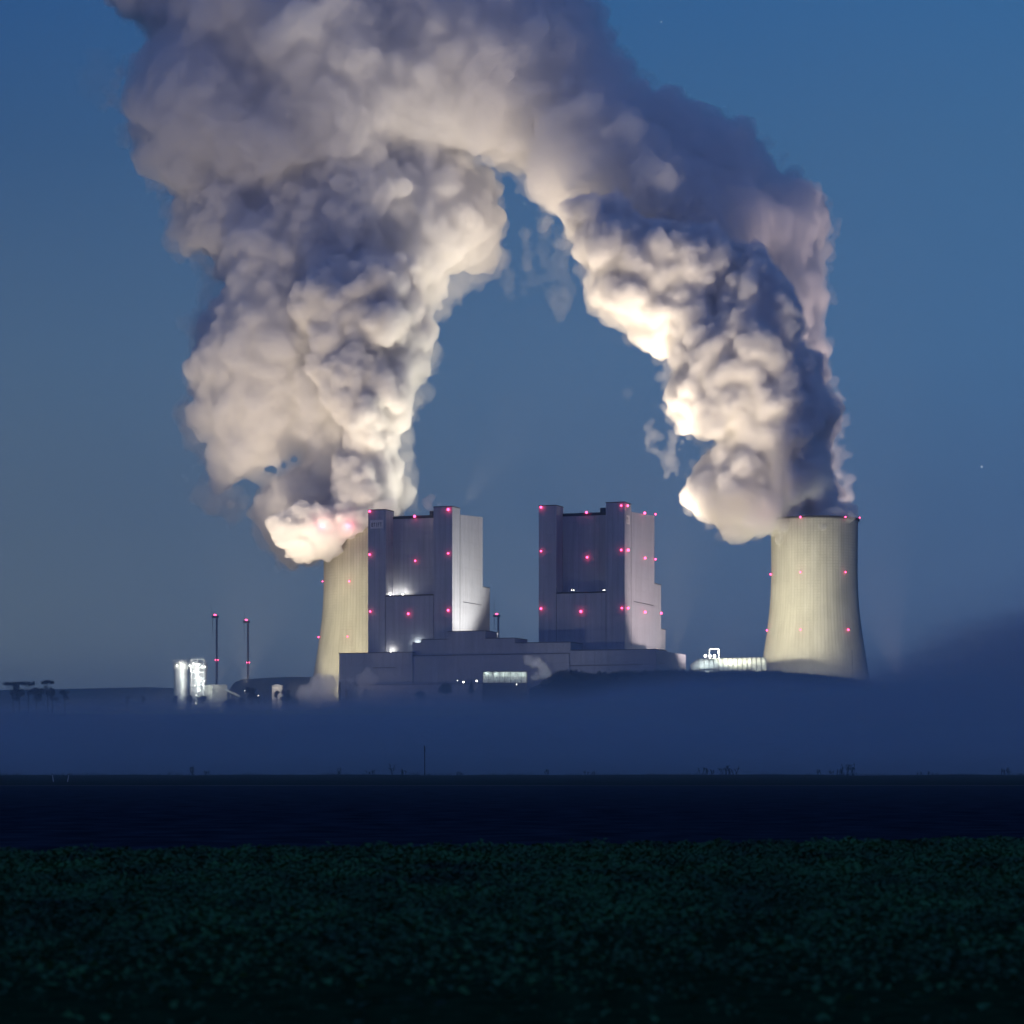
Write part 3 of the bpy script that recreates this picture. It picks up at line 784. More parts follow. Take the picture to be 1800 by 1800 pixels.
# plain block right of the silos
Yb = 2325
x0, x1, x2 = P(358, 0, Yb).x, P(373, 0, Yb).x, P(398, 0, Yb).x
zt = P(0, 1204.5, Yb).z
pb = MB().prism([(x0, Yb + 6), (x1, Yb - 4), (x2, Yb + 6), (x1 + 2, Yb + 24)], GZ - 6, zt).build('pale_block', simple('plaster_pale', (.5, .5, .44), .9))
tag(pb, 'small pale windowless block right of the lit silos', 'building')
MB().prism([(x0 - .3, Yb + 6), (x1, Yb - 4.3), (x2 + .3, Yb + 6), (x1 + 2, Yb + 24.3)], zt + .01, zt + .6).build('coping', M_STEEL, pb)
a = P(396, 1212, Yb + 4); b_ = P(422, 1224, Yb + 4)
cv = MB().bar(a, b_, 1.1, 6).build('conveyor', simple('conveyor_sheet', (.35, .36, .35), .7)); tag(cv, 'slanting conveyor bridge running down from the pale block', 'conveyor')
for k, t in enumerate((.35, .7)):
    q = a.lerp(b_, t); MB().bar((q.x, q.y, GZ - 6), (q.x, q.y, q.z - 1.0), .3, 5).build('trestle_leg', M_STEEL, cv)

# lit white hut seen between two trees
c0, c1 = P(478, 1204, 2360), P(496, 1204, 2360)
hut = MB().prism([(c0.x, 2360), (c1.x, 2360), (c1.x, 2372), (c0.x, 2372)], GZ - 6, c0.z - 1.5).build('lit_hut', simple('hut_wall', (.65, .62, .55), .8))
tag(hut, 'small lit pale hut between the dark trees', 'hut')
MB().prism([(c0.x - .4, 2359.6), ((c0.x + c1.x) / 2, 2359.6), (c1.x + .4, 2359.6), (c1.x + .4, 2372.4), ((c0.x + c1.x) / 2, 2372.4), (c0.x - .4, 2372.4)], [c0.z - 1.49] * 6, [c0.z - .6, c0.z + .8, c0.z - .6, c0.z - .6, c0.z + .8, c0.z - .6]).build('roof', M_STEEL, hut)
glow(488, 1203, 2350, 3500, (1, .9, .75))

# lattice framed hall in front (848-925, y 1180-1200)
lh = empty('lattice_building', (*P(885, 0, 2290).xy, GZ - 4), 'small brightly lit building behind steel trusses in front of the long hall', 'building')
def lattice():
    Yl = 2290; xa, xb = P(849, 0, Yl).x, P(926, 0, Yl).x; zt = P(0, 1181, Yl).z; zb = P(0, 1200, Yl).z
    MB().box(xa, xb, Yl + 6, Yl + 16, GZ - 6, zt).build('wall', simple('lattice_wall', (.6, .62, .58), .7), lh)
    MB().box(xa - .4, xb + .4, Yl - 1, Yl + 16.4, zt + .01, zt + .7).build('roof', M_TRIM, lh)
    MB().box(xa - .4, xb + .4, Yl - 1, Yl + 5.9, GZ - 6, zb).build('plinth', M_TRIM, lh)
    t = MB(); n = 8
    for i in range(n + 1):
        x = xa + (xb - xa) * i / n; t.bar((x, Yl, zb), (x, Yl, zt), .3 if i % 4 == 0 else .2, 5)
    for i in range(n):
        x, x2_ = xa + (xb - xa) * i / n, xa + (xb - xa) * (i + 1) / n
        if i % 3 == 0: t.bar((x, Yl, zt), (x2_, Yl, zb), .2, 4)
        elif i % 3 == 1: t.bar((x, Yl, zb), (x2_, Yl, zt), .2, 4)
        else: t.bar((x, Yl, zt), (x2_, Yl, zb), .16, 4); t.bar((x, Yl, zb), (x2_, Yl, zt), .16, 4)
    t.bar((xa, Yl, (zt + zb) / 2), (xb, Yl, (zt + zb) / 2), .14, 4)
    t.build('truss', M_TRIM, lh)
    MB().ball(P(908, 1203, Yl - 2), .6, 1).build('lamp', M_WHITE_LAMP, lh, True)
lattice()
for px in (856, 872, 888, 904, 918): glow(px, 1184, 2293, 900, (.85, 1, .96), .3)
for px, py, lab, w in ((814.5, 1199, 'round white floodlight, left one of the pair near the dark tree', 500), (838, 1197, 'round white floodlight, right one of the pair near the lattice building', 900)):
    lamp_fixture('yard_lamp', P(px, py, 2290), lab, w, .9, pole=P(0, py, 2290).z - GZ + 5)
for px, py, Y, lab, r_ in ((453.5, 1223, 2260, 'small white yard lamp under the round dark tree', .55), (344.5, 1236.5, 2240, 'small white yard lamp in the fog below the silos', .6),
                      (804, 1196, 2300, 'faint small lamp left of the round floodlights', .35), (430, 1214, 2290, 'faint small lamp on the left edge of the round dark tree', .3)):
    lamp_fixture('yard_lamp', P(px, py, Y), lab, 0, r_, pole=P(0, py, Y).z - GZ + 8)

# ------------------------------------------------------------------ wind turbines far behind
M_TURB = simple('turbine_paint', (.16, .17, .19), .7, .05)
M_BLADE = simple('blade_paint', (.5, .5, .5), .7, .05)
def turbine(px, pyh, pym, ang, label, Y=5000, rr_=48):
    h = P(px, pyh, Y)
    g = float(ground_z(0, Y)) - 3
    root = empty('wind_turbine', (h.x, Y, g), label, 'wind turbine', 'far wind turbines with red lights')
    MB().cyl(h.x, Y, g, h.z - 2, 3.2, 20, 1.9).build('tower', M_TURB, root, True)
    MB().box(h.x - 7, h.x + 4, Y - 2.2, Y + 2.2, h.z - 2, h.z + 2.4).build('nacelle', M_TURB, root)
    hub = MB().ball((h.x - 8.6, Y, h.z), 2.1, 2).build('hub', M_TURB, root, True)
    # rotor turned nearly edge-on to the viewer
    for k in range(3):
        a = ang + k * 2 * PI / 3
        d = Vector((0.0, math.cos(a), math.sin(a)))
        b = MB(); p0 = Vector((h.x - 8.6, Y, h.z)); segs = 8; vs_ = []
        s_ = Vector((0.35, -math.sin(a) * .94, math.cos(a) * .94))
        nrm = d.cross(s_).normalized()
        for i in range(segs + 1):
            t = i / segs; c_ = p0 + d * (1.5 + rr_ * t); w_ = 1.9 * (1 - t) ** .8 + .25; th = .35 * (1 - t) + .08
            vs_ += [c_ + s_ * w_, c_ + nrm * th, c_ - s_ * w_ * .5, c_ - nrm * th]
        fs = [(i * 4 + j, i * 4 + (j + 1) % 4, (i + 1) * 4 + (j + 1) % 4, (i + 1) * 4 + j) for i in range(segs) for j in range(4)] + [(0, 1, 2, 3), (segs * 4, segs * 4 + 1, segs * 4 + 2, segs * 4 + 3)]
        b.add(vs_, fs).build('blade', M_BLADE, root, True)
    for dx in (-3.6, -1.1):
        MB().ball((h.x + dx - 1, Y - 1, h.z + 4.2), 1.5, 2).build('warning_light', M_RED, root, True)
    if pym:
        m = P(px, pym, Y - 4)
        for dx in (-2.6, 2.6): MB().ball((m.x + dx, m.y, m.z), 1.3, 2).build('warning_light', M_RED, root, True)
turbine(381, 1084.5, 1160, .4, 'tall thin wind turbine with red lights, nearest the lit silos')
turbine(436, 1093.5, 1164.5, .9, 'shorter of the two wind turbines with red lights between silos and left cooling tower')
turbine(876, 1083, None, 1.3, 'wind turbine with red lights seen between the two boiler houses')

# ------------------------------------------------------------------ spoil heap, far hills, wooded hill
def ridge(name, pts, Y, depth, mat, label, kind='structure', rough=0.6, cat=None):
    """long mound whose crest follows (px, py); real depth behind and in front"""
    xs = np.array([p[0] for p in pts], float); ys = np.array([p[1] for p in pts], float)
    n = 160; px = np.linspace(xs[0], xs[-1], n); py = np.interp(px, xs, ys)
    rows = [-1, -.6, -.3, -.1, 0, .1, .4, 1]; v = []
    base = GZ - 10
    for t in rows:
        for a, b in zip(px, py):
            c = P(a, b, Y); hgt = (c.z - base) * (1 - abs(t) ** 1.4) + (perlin(np.array([[a * .06, t * 4, 1.0]]))[0] * rough if abs(t) < .9 else 0)
            v.append((c.x, Y + t * depth, base + max(hgt, 0)))
    f = [(j * n + i, j * n + i + 1, (j + 1) * n + i + 1, (j + 1) * n + i) for j in range(len(rows) - 1) for i in range(n - 1)]
    me = bpy.data.meshes.new(name); me.from_pydata(v, [], f)
    for p in me.polygons: p.use_smooth = True
    o = link_obj(name, me, mat); tag(o, label, cat, kind=kind); return o
M_HILL = simple('hill_earth', (.02, .03, .028), .95, .3, .02)
ridge('spoil_heap', [(402, 1218), (412, 1200), (424, 1194), (500, 1190), (560, 1190), (640, 1192), (700, 1215)], 3200, 200, simple('heap_sand', (.26, .25, .22), .95, .3, .01), 'flat topped dark heap behind the trees left of the left tower')
ridge('far_hills', [(-500, 1214), (0, 1213), (120, 1211), (260, 1208), (330, 1211), (420, 1214), (560, 1218), (900, 1230)], 10500, 900, simple('far_woods', (.07, .09, .08), .95, .3, .004), 'faint low hills on the far horizon at left')
crest = [(930, 1210), (955, 1200), (975, 1187), (985, 1181), (1010, 1183), (1045, 1187), (1080, 1184), (1110, 1183), (1150, 1183), (1200, 1182), (1240, 1184), (1290, 1182), (1350, 1183), (1390, 1185), (1430, 1189), (1480, 1193), (1520, 1200), (1580, 1215), (1700, 1240)]
hill = ridge('wooded_hill', crest, 2235, 60, M_HILL, 'dark low wooded hill in front of hall and right tower')

# foliage ------------------------------------------------------------
M_LEAF = simple('tree_leaf', (.028, .045, .025), .9, .5, .6)
M_BARK = simple('tree_bark', (.03, .026, .022), .95)
def leaf_cloud(centers, radii, per, size, rng):
    """many small leaf faces spread through ellipsoids"""
    vs_, k = [], 0
    C, S = [], []
    for (c, r) in zip(centers, radii):
        n = int(per * r[0] * r[2])
        d = rng.normal(size=(n, 3)); d /= np.linalg.norm(d, axis=1, keepdims=True)
        q = rng.random(n) ** .45
        C.append(np.array(c) + d * q[:, None] * np.array(r))
    C = np.concatenate(C); n = len(C)
    a = rng.normal(size=(n, 3)); a /= np.linalg.norm(a, axis=1, keepdims=True)
    b = np.cross(a, rng.normal(size=(n, 3))); b /= np.linalg.norm(b, axis=1, keepdims=True)
    s = size * (.6 + .8 * rng.random(n))[:, None]
    v = np.stack([C - a * s, C + b * s * .6, C + a * s, C - b * s * .6], 1).reshape(-1, 3)
    f = [(i * 4, i * 4 + 1, i * 4 + 2, i * 4 + 3) for i in range(n)]
    me = bpy.data.meshes.new('crown'); me.from_pydata(v.tolist(), [], f)
    return me
def tree(px, pytop, Y, w, h, label, shape='round', seed=0, base=None, group='dark trees in front of the plant'):
    rng = np.random.default_rng(seed + int(px)); top = P(px, pytop, Y); bz = (GZ - 4 if Y > 2200 else float(ground_z(0, Y)))
    base_z = min(bz, top.z - h)
    root = empty('broadleaf_tree' if shape != 'cone' else 'conifer_tree', (top.x, Y, base_z), label, 'tree', group)
    t = MB(); t.bar((top.x, Y, base_z), (top.x, Y, top.z - h * .45), .45, 7, .3)
    cs, rs = [], []
    if shape == 'round':
        for i in range(9):
            a = rng.uniform(0, 2 * PI); rr_ = rng.uniform(0, .32) * w
            cs.append((top.x + rr_ * math.cos(a), Y + rr_ * math.sin(a), top.z - h * rng.uniform(.22, .6))); s = rng.uniform(.16, .26) * w; rs.append((s, s, s * .8))
    elif shape == 'umbrella':
        for i in range(7):
            x = top.x + (i / 6 - .5) * w * .8; s = w * .17
            cs.append((x, Y + rng.uniform(-.2, .2) * w, top.z - h * .1 - rng.uniform(0, .06) * h)); rs.append((s, s, h * .075))
        for i in range(4):
            cs.append((top.x + rng.uniform(-.2, .3) * w, Y + rng.uniform(-.2, .2) * w, top.z - h * rng.uniform(.25, .6))); s = w * rng.uniform(.14, .2); rs.append((s, s, s))
    elif shape == 'cone':
        for i in range(6):
            f_ = i / 5; s = w * (.08 + .42 * f_); cs.append((top.x, Y, top.z - h * (.06 + .6 * f_))); rs.append((s, s, h * .12))
    for c_ in cs[:6]:
        t.bar((top.x, Y, top.z - h * .62), c_, .22, 5, .08)
    t.build('trunk', M_BARK, root)
    me = leaf_cloud(cs, rs, 34 if w > 8 else 60, .42 if w > 8 else .3, rng); me.materials.append(M_LEAF)
    o = bpy.data.objects.new('crown', me); COL.objects.link(o); o.parent = root; o.matrix_parent_inverse = Matrix.Translation(-Vector(root.location))
    return root
GL = 'dark trees at the left edge'
tree(23, 1196, 2050, 15, 22, 'flat topped dark tree nearest the left edge of the view', 'umbrella', 1, group=GL)
tree(50, 1196, 2060, 11, 22, 'flat crowned tree, second from the left edge', 'umbrella', 2, group=GL)
tree(64, 1198, 2050, 17, 24, 'dense dark tree in the middle of the left group', 'round', 3, group=GL)
tree(84, 1193, 2055, 10, 24, 'tallest mushroom shaped tree of the left group', 'umbrella', 4, group=GL)
tree(114, 1206, 2060, 9, 20, 'faint leaning tree just right of the left group', 'round', 5, group=GL)
tree(224, 1217, 2070, 5, 14, 'small lone tree in the fog, leaning, left of the silos', 'round', 6, group=GL)
tree(252, 1218, 2075, 5, 14, 'second small tree in the fog nearer the silos', 'round', 7, group=GL)
tree(34, 1206, 2046, 13, 18, 'low rounded dark tree between the two flat topped ones', 'round', 21, group=GL)
tree(92, 1203, 2048, 13, 20, 'rounded dark tree under the mushroom shaped one', 'round', 22, group=GL)
GP = 'dark trees in front of the plant'
tree(443, 1202, 2240, 19, 22, 'broad round dark tree below the second wind turbine', 'round', 8, group=GP)
tree(503, 1205, 2240, 12, 22, 'dark round tree right of the small lit hut', 'round', 9, group=GP)
tree(487, 1208, 2245, 7, 16, 'small dark tree directly before the lit hut', 'round', 10, group=GP)
tree(405, 1222, 2235, 14, 16, 'low dark bushy tree under the slanting conveyor', 'round', 11, group=GP)
tree(425, 1218, 2236, 8, 16, 'small bushy tree between conveyor and broad round tree', 'round', 12, group=GP)
tree(309, 1217, 2240, 9, 16, 'open twiggy tree before the left silo', 'round', 13, group=GP)
tree(334, 1217, 2238, 11, 16, 'open branching tree before the gap between the silos', 'round', 14, group=GP)
tree(355, 1219, 2238, 11, 16, 'open leafy tree below the lattice stair tower', 'round', 15, group=GP)
tree(783, 1198, 2240, 20, 16, 'wide dark tree at the right end of the low shed', 'round', 16, group=GP)
tree(738, 1212, 2235, 14, 13, 'low faded tree half in fog before the low shed', 'round', 17, group=GP)
tree(829, 1195, 2240, 7, 16, 'pointed dark tree between the two round floodlights', 'cone', 18, group=GP)
tree(979, 1177, 2225, 11, 14, 'rounded dark tree at the left end of the wooded hill', 'round', 19, group=GP)
tree(955, 1191, 2222, 9, 12, 'low dark tree just below the small white steam puff', 'round', 20, group=GP)
# a row of small conifers on the hill crest, continuous wood below them as one mass
cxs = np.array([p[0] for p in crest], float); cys = np.array([p[1] for p in crest], float)
rngc = np.random.default_rng(33)
names = []
k = 0
proto = None
for px in np.arange(1003, 1470, 9.5):
    px = px + rngc.uniform(-3, 3); py = float(np.interp(px, cxs, cys)); w = rngc.uniform(3.5, 6.0); h = rngc.uniform(8, 13)
    if proto is None:
        proto = tree(px, py - 3.5, 2236, w, h, 'small pointed conifer in the row along the crest of the wooded hill', 'cone', 50, group='conifers along the hill crest')
        ploc = Vector(proto.location); pch = list(proto.children)
    else:
        c = P(px, py - 1.0 - rngc.uniform(0, 2.6), 2236 + rngc.uniform(-6, 6))
        r = proto.copy(); COL.objects.link(r); s = rngc.uniform(.75, 1.3)
        r.location = (c.x, c.y, c.z - (P(0, 0, 2236).z - P(0, 0, 2236).z) - h); r.scale = (s, s, s * .9); r.rotation_euler = (0, 0, rngc.uniform(0, 6))
        top_off = (P(1003, float(np.interp(1003, cxs, cys)) - 3.5, 2236).z - ploc.z) * s * .9
        r.location.z = c.z - top_off
        for ch in pch:
            q = ch.copy(); COL.objects.link(q); q.parent = r; q.matrix_parent_inverse = ch.matrix_parent_inverse.copy()
def hill_wood():
    cs, rs = [], []
    for px in np.arange(958, 1540, 2.6):
        py = float(np.interp(px, cxs, cys))
        for dY in (-18, 0, 16):
            c = P(px + rngc.uniform(-1, 1), py + 1.5 + rngc.uniform(-1.5, 2.5) + abs(dY) * .05, 2235 + dY); s = rngc.uniform(1.4, 3.0)
            cs.append(tuple(c)); rs.append((s, s, s * rngc.uniform(.8, 1.7)))
    me = leaf_cloud(cs, rs, 16, .45, rngc); me.name = 'wood'
    o = link_obj('hill_wood', me, M_LEAF); tag(o, 'dense dark scrub and treetops covering the hill', 'wood', kind='stuff')
hill_wood()

# ------------------------------------------------------------------ steam
def steam_mat(name, density, aniso=0.25, noise=None, color=(1, 1, 1)):
    m = bpy.data.materials.new(name); m.use_nodes = True
    n, l = m.node_tree.nodes, m.node_tree.links; n.clear()
    o = n.new('ShaderNodeOutputMaterial'); v = n.new('ShaderNodeVolumePrincipled')
    v.inputs['Color'].default_value = (*color, 1); v.inputs['Density'].default_value = density
    v.inputs['Anisotropy'].default_value = aniso
    l.new(v.outputs[0], o.inputs['Volume'])
    if noise:
        sc_, lo_, hi_, det = noise
        t = n.new('ShaderNodeTexCoord'); nz = n.new('ShaderNodeTexNoise'); nz.inputs['Scale'].default_value = sc_; nz.inputs['Detail'].default_value = det
        nz.inputs['Distortion'].default_value = 0.6
        l.new(t.outputs['Object'], nz.inputs['Vector'])
        r = n.new('ShaderNodeMapRange'); r.inputs['From Min'].default_value = lo_; r.inputs['From Max'].default_value = hi_
        r.inputs['To Min'].default_value = 0; r.inputs['To Max'].default_value = density
        l.new(nz.outputs[0], r.inputs['Value']); l.new(r.outputs[0], v.inputs['Density'])
    return m

def in_poly(x, y, poly):
    ins = np.zeros(len(x), bool); n = len(poly)
    for i in range(n):
        x1, y1 = poly[i]; x2, y2 = poly[(i + 1) % n]
        if y1 == y2: continue
        c = ((y1 > y) != (y2 > y)) & (x < (x2 - x1) * (y - y1) / (y2 - y1) + x1)
        ins ^= c
    return ins
def dist_poly(x, y, poly):
    d = np.full(len(x), 1e9); n = len(poly)
    for i in range(n):
        x1, y1 = poly[i]; x2, y2 = poly[(i + 1) % n]
        dx, dy = x2 - x1, y2 - y1; t = np.clip(((x - x1) * dx + (y - y1) * dy) / (dx * dx + dy * dy + 1e-9), 0, 1)
        d = np.minimum(d, np.hypot(x - x1 - t * dx, y - y1 - t * dy))
    return d

def puffs(poly, n, rmin, rmax, Y, thick, seed, holes=(), skew=1.0, grow=1.0, thick_min=0):
    """spheres (x, y, z, r in metres) filling the outline to its real depth"""
    rng = np.random.default_rng(seed)
    px = np.array([p[0] for p in poly]); py = np.array([p[1] for p in poly])
    out = []
    N = 0
    while N < n:
        x = rng.uniform(px.min(), px.max(), 4000); y = rng.uniform(py.min(), py.max(), 4000)
        k = in_poly(x, y, poly)
        for h in holes: k &= ~in_poly(x, y, h)
        x, y = x[k], y[k]
        d = dist_poly(x, y, poly)
        for h in holes: d = np.minimum(d, dist_poly(x, y, h))
        r = rmin + (rmax - rmin) * rng.random(len(x)) ** 2.0
        r = np.minimum(r, d * 1.0 + 1.5)
        ok = r > rmin * .6
        x, y, d, r = x[ok], y[ok], d[ok], r[ok]
        T = np.minimum(np.maximum(d, thick_min), thick)
        off = rng.uniform(-1, 1, len(x)); off = np.sign(off) * np.abs(off) ** .6 * np.maximum(T - r * .7, 0)
        Yc = Y(x, y) if callable(Y) else np.full(len(x), float(Y))
        Yp_ = Yc + off * K * Yc
        out.append(np.stack([(x - 900) * K * Yp_, Yp_, CZ + (HY - y) * K * Yp_, r * K * Yp_ * grow], 1)); N += len(x)
    return np.concatenate(out)[:n]

_ico = None
def ico():
    global _ico
    if _ico is None:
        bm = bmesh.new(); bmesh.ops.create_icosphere(bm, subdivisions=3, radius=1.0)
        _ico = (np.array([v.co[:] for v in bm.verts]), np.array([[v.index for v in f.verts] for f in bm.faces])); bm.free()
    return _ico
def mesh_np(name, v, tri, k=3):
    me = bpy.data.meshes.new(name)
    me.vertices.add(len(v)); me.vertices.foreach_set('co', np.ascontiguousarray(v, dtype=np.float32).ravel())
    me.loops.add(tri.size); me.loops.foreach_set('vertex_index', tri.ravel().astype(np.int32))
    me.polygons.add(len(tri)); me.polygons.foreach_set('loop_start', np.arange(0, tri.size, k, dtype=np.int32))
    me.update(); return me
def steam_body(name, sets, voxel, mat, parent, disp, seed=0, smooth_it=2):
    """union of many puffs, then billowed by layered noise"""
    V, F = ico()
    S = np.concatenate(sets)
    v = (V[None] * S[:, None, 3:4] + S[:, None, :3]).reshape(-1, 3)
    f = (F[None] + (np.arange(len(S)) * len(V))[:, None, None]).reshape(-1, 3)
    me = mesh_np(name, v, f)
    tmp = bpy.data.objects.new('tmp', me); COL.objects.link(tmp)
    md = tmp.modifiers.new('r', 'REMESH'); md.mode = 'VOXEL'; md.voxel_size = voxel
    if smooth_it:
        ms = tmp.modifiers.new('s', 'SMOOTH'); ms.factor = .5; ms.iterations = smooth_it
    dg = bpy.context.evaluated_depsgraph_get()
    me2 = bpy.data.meshes.new_from_object(tmp.evaluated_get(dg))
    bpy.data.objects.remove(tmp); bpy.data.meshes.remove(me)
    co = np.empty(len(me2.vertices) * 3, np.float32); me2.vertices.foreach_get('co', co); co = co.reshape(-1, 3).astype(float)
    for (wl_, amp, kind) in disp:
        me2.vertices.foreach_set('co', co.astype(np.float32).ravel()); me2.update()
        nr = np.empty(len(co) * 3, np.float32); me2.vertex_normals.foreach_get('vector', nr); nr = nr.reshape(-1, 3)
        q = perlin(co / wl_ + seed * 7.3)
        if kind == 'b': q = np.abs(q) * 1.8 - .35
        co = co + nr * (q * amp)[:, None]
    me2.vertices.foreach_set('co', co.astype(np.float32).ravel()); me2.update()
    tmp = bpy.data.objects.new('tmp', me2); COL.objects.link(tmp)      # a second pass welds the folds the noise made
    md = tmp.modifiers.new('r', 'REMESH'); md.mode = 'VOXEL'; md.voxel_size = voxel
    dg = bpy.context.evaluated_depsgraph_get()
    me3 = bpy.data.meshes.new_from_object(tmp.evaluated_get(dg))
    bpy.data.objects.remove(tmp); bpy.data.meshes.remove(me2); me2 = me3
    me2.name = name
    me2.polygons.foreach_set('use_smooth', np.ones(len(me2.polygons), bool))
    me2.materials.clear(); me2.materials.append(mat)
    o = bpy.data.objects.new(name, me2); COL.objects.link(o)
    if parent is not None:
        o.parent = parent; o.matrix_parent_inverse = Matrix.Translation(-Vector(parent.location))
    print('steam', name, len(me2.vertices))
    return o

D_SHARP = [(64, 13, 'b'), (30, 9, 'b'), (14, 5.0, 'b'), (7, 2.8, 'b'), (3.8, 1.2, 'n')]
D_CORE = [(64, 13, 'b'), (30, 9, 'b'), (14, 4.2, 'b'), (7, 1.8, 'b')]
D_FRINGE = [(26, 8, 'n'), (11, 6, 'b'), (5.5, 3, 'b')]
D_SOFT = [(80, 20, 'n'), (38, 14, 'b'), (19, 8, 'b'), (9.5, 3.8, 'b'), (5, 2.2, 'n')]
M_DENSE = steam_mat('dense_steam', 0.20, 0.0)
M_SHELL = steam_mat('steam_skin', 0.10, 0.1)
M_MID = steam_mat('drifting_steam', 0.075, 0.0)
M_THIN = steam_mat('thin_mist', 0.016, 0.2)
M_WISP = steam_mat('wisp', 0.02, 0.2)

RIGHT_ARCH = [(1485, 880), (1470, 840), (1462, 800), (1470, 745), (1458, 690), (1440, 620), (1434, 560), (1442, 500), (1448, 450), (1464, 430), (1450, 380), (1420, 335),
              (1385, 310), (1350, 265), (1310, 230), (1230, 208), (1200, 170), (1130, 150), (1085, 80), (1062, 50), (1025, 0), (960, -160), (300, -220), (120, -120), (240, 30),
              (262, 60), (245, 110), (200, 150), (235, 215), (237, 280), (300, 330), (500, 340), (700, 320), (820, 275), (880, 270), (925, 300), (940, 340), (960, 375),
              (1005, 390), (1015, 440), (1040, 480), (1035, 520), (1070, 545), (1120, 580), (1165, 620), (1250, 700), (1300, 800), (1400, 880)]
RIGHT_COL = [(1497, 905), (1468, 860), (1455, 780), (1462, 740), (1450, 690), (1430, 640), (1410, 590), (1395, 540), (1370, 490), (1330, 462), (1290, 480), (1260, 540),
             (1215, 555), (1185, 590), (1190, 640), (1172, 690), (1180, 730), (1210, 755), (1272, 765), (1250, 800), (1215, 835), (1210, 870), (1230, 905), (1290, 938), (1350, 930), (1366, 906)]
RIGHT_MID = [(1000, 360), (1040, 335), (1085, 340), (1130, 385), (1180, 405), (1232, 398), (1275, 420), (1300, 448), (1330, 435), (1348, 480), (1300, 560), (1210, 650), (1165, 620), (1120, 580), (1070, 545), (1035, 520), (1040, 480), (1015, 440), (1004, 390)]
BEND = [(935, 330), (925, 270), (960, 200), (1040, 170), (1120, 190), (1180, 260), (1230, 340), (1240, 420), (1130, 470), (1040, 460), (1008, 390), (962, 375)]
LEFT_FAR = [(300, 330), (320, 380), (300, 425), (380, 465), (400, 500), (350, 550), (345, 600), (358, 650), (335, 700), (322, 745), (372, 770), (370, 830), (372, 880),
            (440, 905), (480, 950), (510, 978), (560, 975), (590, 955), (640, 930), (700, 900), (710, 850), (700, 800), (695, 750), (720, 700), (738, 640), (742, 560),
            (750, 520), (775, 550), (800, 485), (862, 470), (870, 420), (860, 360), (850, 300), (700, 230), (500, 260)]
LEFT_HOLE = [(405, 872), (440, 836), (530, 778), (518, 812), (478, 848), (436, 888)]
LEFT_COL = [(630, 925), (700, 900), (705, 850), (690, 790), (715, 720), (738, 650), (700, 636), (640, 600), (610, 588), (575, 610), (545, 650), (570, 700), (610, 760), (600, 830), (590, 900)]
LEFT_TOP = [(560, 640), (735, 640), (742, 560), (745, 490), (715, 450), (650, 446), (600, 455), (540, 500), (520, 560)]

rp = empty('steam_plume', (ctr_.x, ctr_.y, float(ZR[0]) - 15), 'great cream steam plume rising from the right cooling tower and arching left', 'steam plume', 'steam plumes from the cooling towers')
lp = empty('steam_plume', (ctl.x, ctl.y, float(ZL[0]) - 15), 'ragged cream steam plume spilling left from the left cooling tower', 'steam plume', 'steam plumes from the cooling towers')
def mouth(c, z, r, n, seed):
    rng = np.random.default_rng(seed); a = rng.uniform(0, 2 * PI, n); q = np.sqrt(rng.random(n)) * (r - 9)
    return np.stack([c.x + q * np.cos(a), c.y + q * np.sin(a), z + rng.uniform(-12, 4, n), rng.uniform(8, 12, n)], 1)
def two(name, sets, vox, parent, seed, shrink=4.0):
    """a denser heart inside a thinner skin, so that the edge fades"""
    steam_body(name, sets, vox, M_SHELL, parent, D_SHARP, seed)
    core = []
    for q in sets:
        q = q.copy(); q[:, 3] -= shrink; q = q[q[:, 3] > 3.0]; core.append(q)
    steam_body(name.replace('steam', 'core'), core, vox * 1.2, M_DENSE, parent, D_CORE, seed)
MOUTH = [(1362, 912), (1509, 912), (1503, 892), (1476, 872), (1440, 845), (1380, 850)]
two('column_steam', [puffs(RIGHT_COL, 900, 9, 60, 2560, 75, 1), puffs(RIGHT_COL, 300, 40, 90, 2560, 60, 2), puffs(MOUTH, 160, 8, 40, 2560, 60, 16), mouth(ctr_, ZR[0], RR[0], 60, 3)], 2.0, rp, 1)
two('middle_steam', [puffs(RIGHT_MID, 600, 10, 60, 2590, 70, 4), puffs(RIGHT_MID, 100, 40, 70, 2590, 50, 5)], 2.2, rp, 2)
steam_body('bending_steam', [puffs(BEND, 420, 12, 70, 2640, 80, 17)], 3.0, steam_mat('bending_steam', .035, 0.0), rp, D_SOFT, 8)
YA = lambda x, y: 2700 + 0 * x
steam_body('arch_steam', [puffs(RIGHT_ARCH, 1500, 16, 90, YA, 110, 6), puffs(RIGHT_ARCH, 500, 60, 150, YA, 90, 7)], 3.4, steam_mat('high_steam', .05, 0.0), rp, D_SOFT, 3)
steam_body('drifting_steam', [puffs(LEFT_FAR, 1300, 11, 80, 2720, 90, 8, [LEFT_HOLE]), puffs(LEFT_FAR, 300, 50, 120, 2720, 80, 9, [LEFT_HOLE])], 2.7, M_MID, lp, D_SOFT, 4)
two('column_steam', [puffs(LEFT_COL, 600, 8, 50, 2650, 60, 10), puffs(LEFT_COL, 120, 30, 70, 2650, 50, 11), mouth(ctl, ZL[0], RL[0], 60, 12)], 2.0, lp, 5)
two('upper_steam', [puffs(LEFT_TOP, 500, 10, 60, 2660, 70, 13), puffs(LEFT_TOP, 100, 40, 90, 2660, 60, 14)], 2.2, lp, 6)

# low shroud spilling over the rim of the left tower
SHROUD = [(470, 905), (560, 880), (700, 890), (690, 905), (640, 925), (622, 950), (600, 952), (590, 985), (562, 975), (535, 982), (505, 975), (480, 945)]
steam_body('rim_steam', [puffs(SHROUD, 260, 5, 26, 2618, 26, 15)], 2.0, M_DENSE, lp, D_FRINGE, 7, 1)

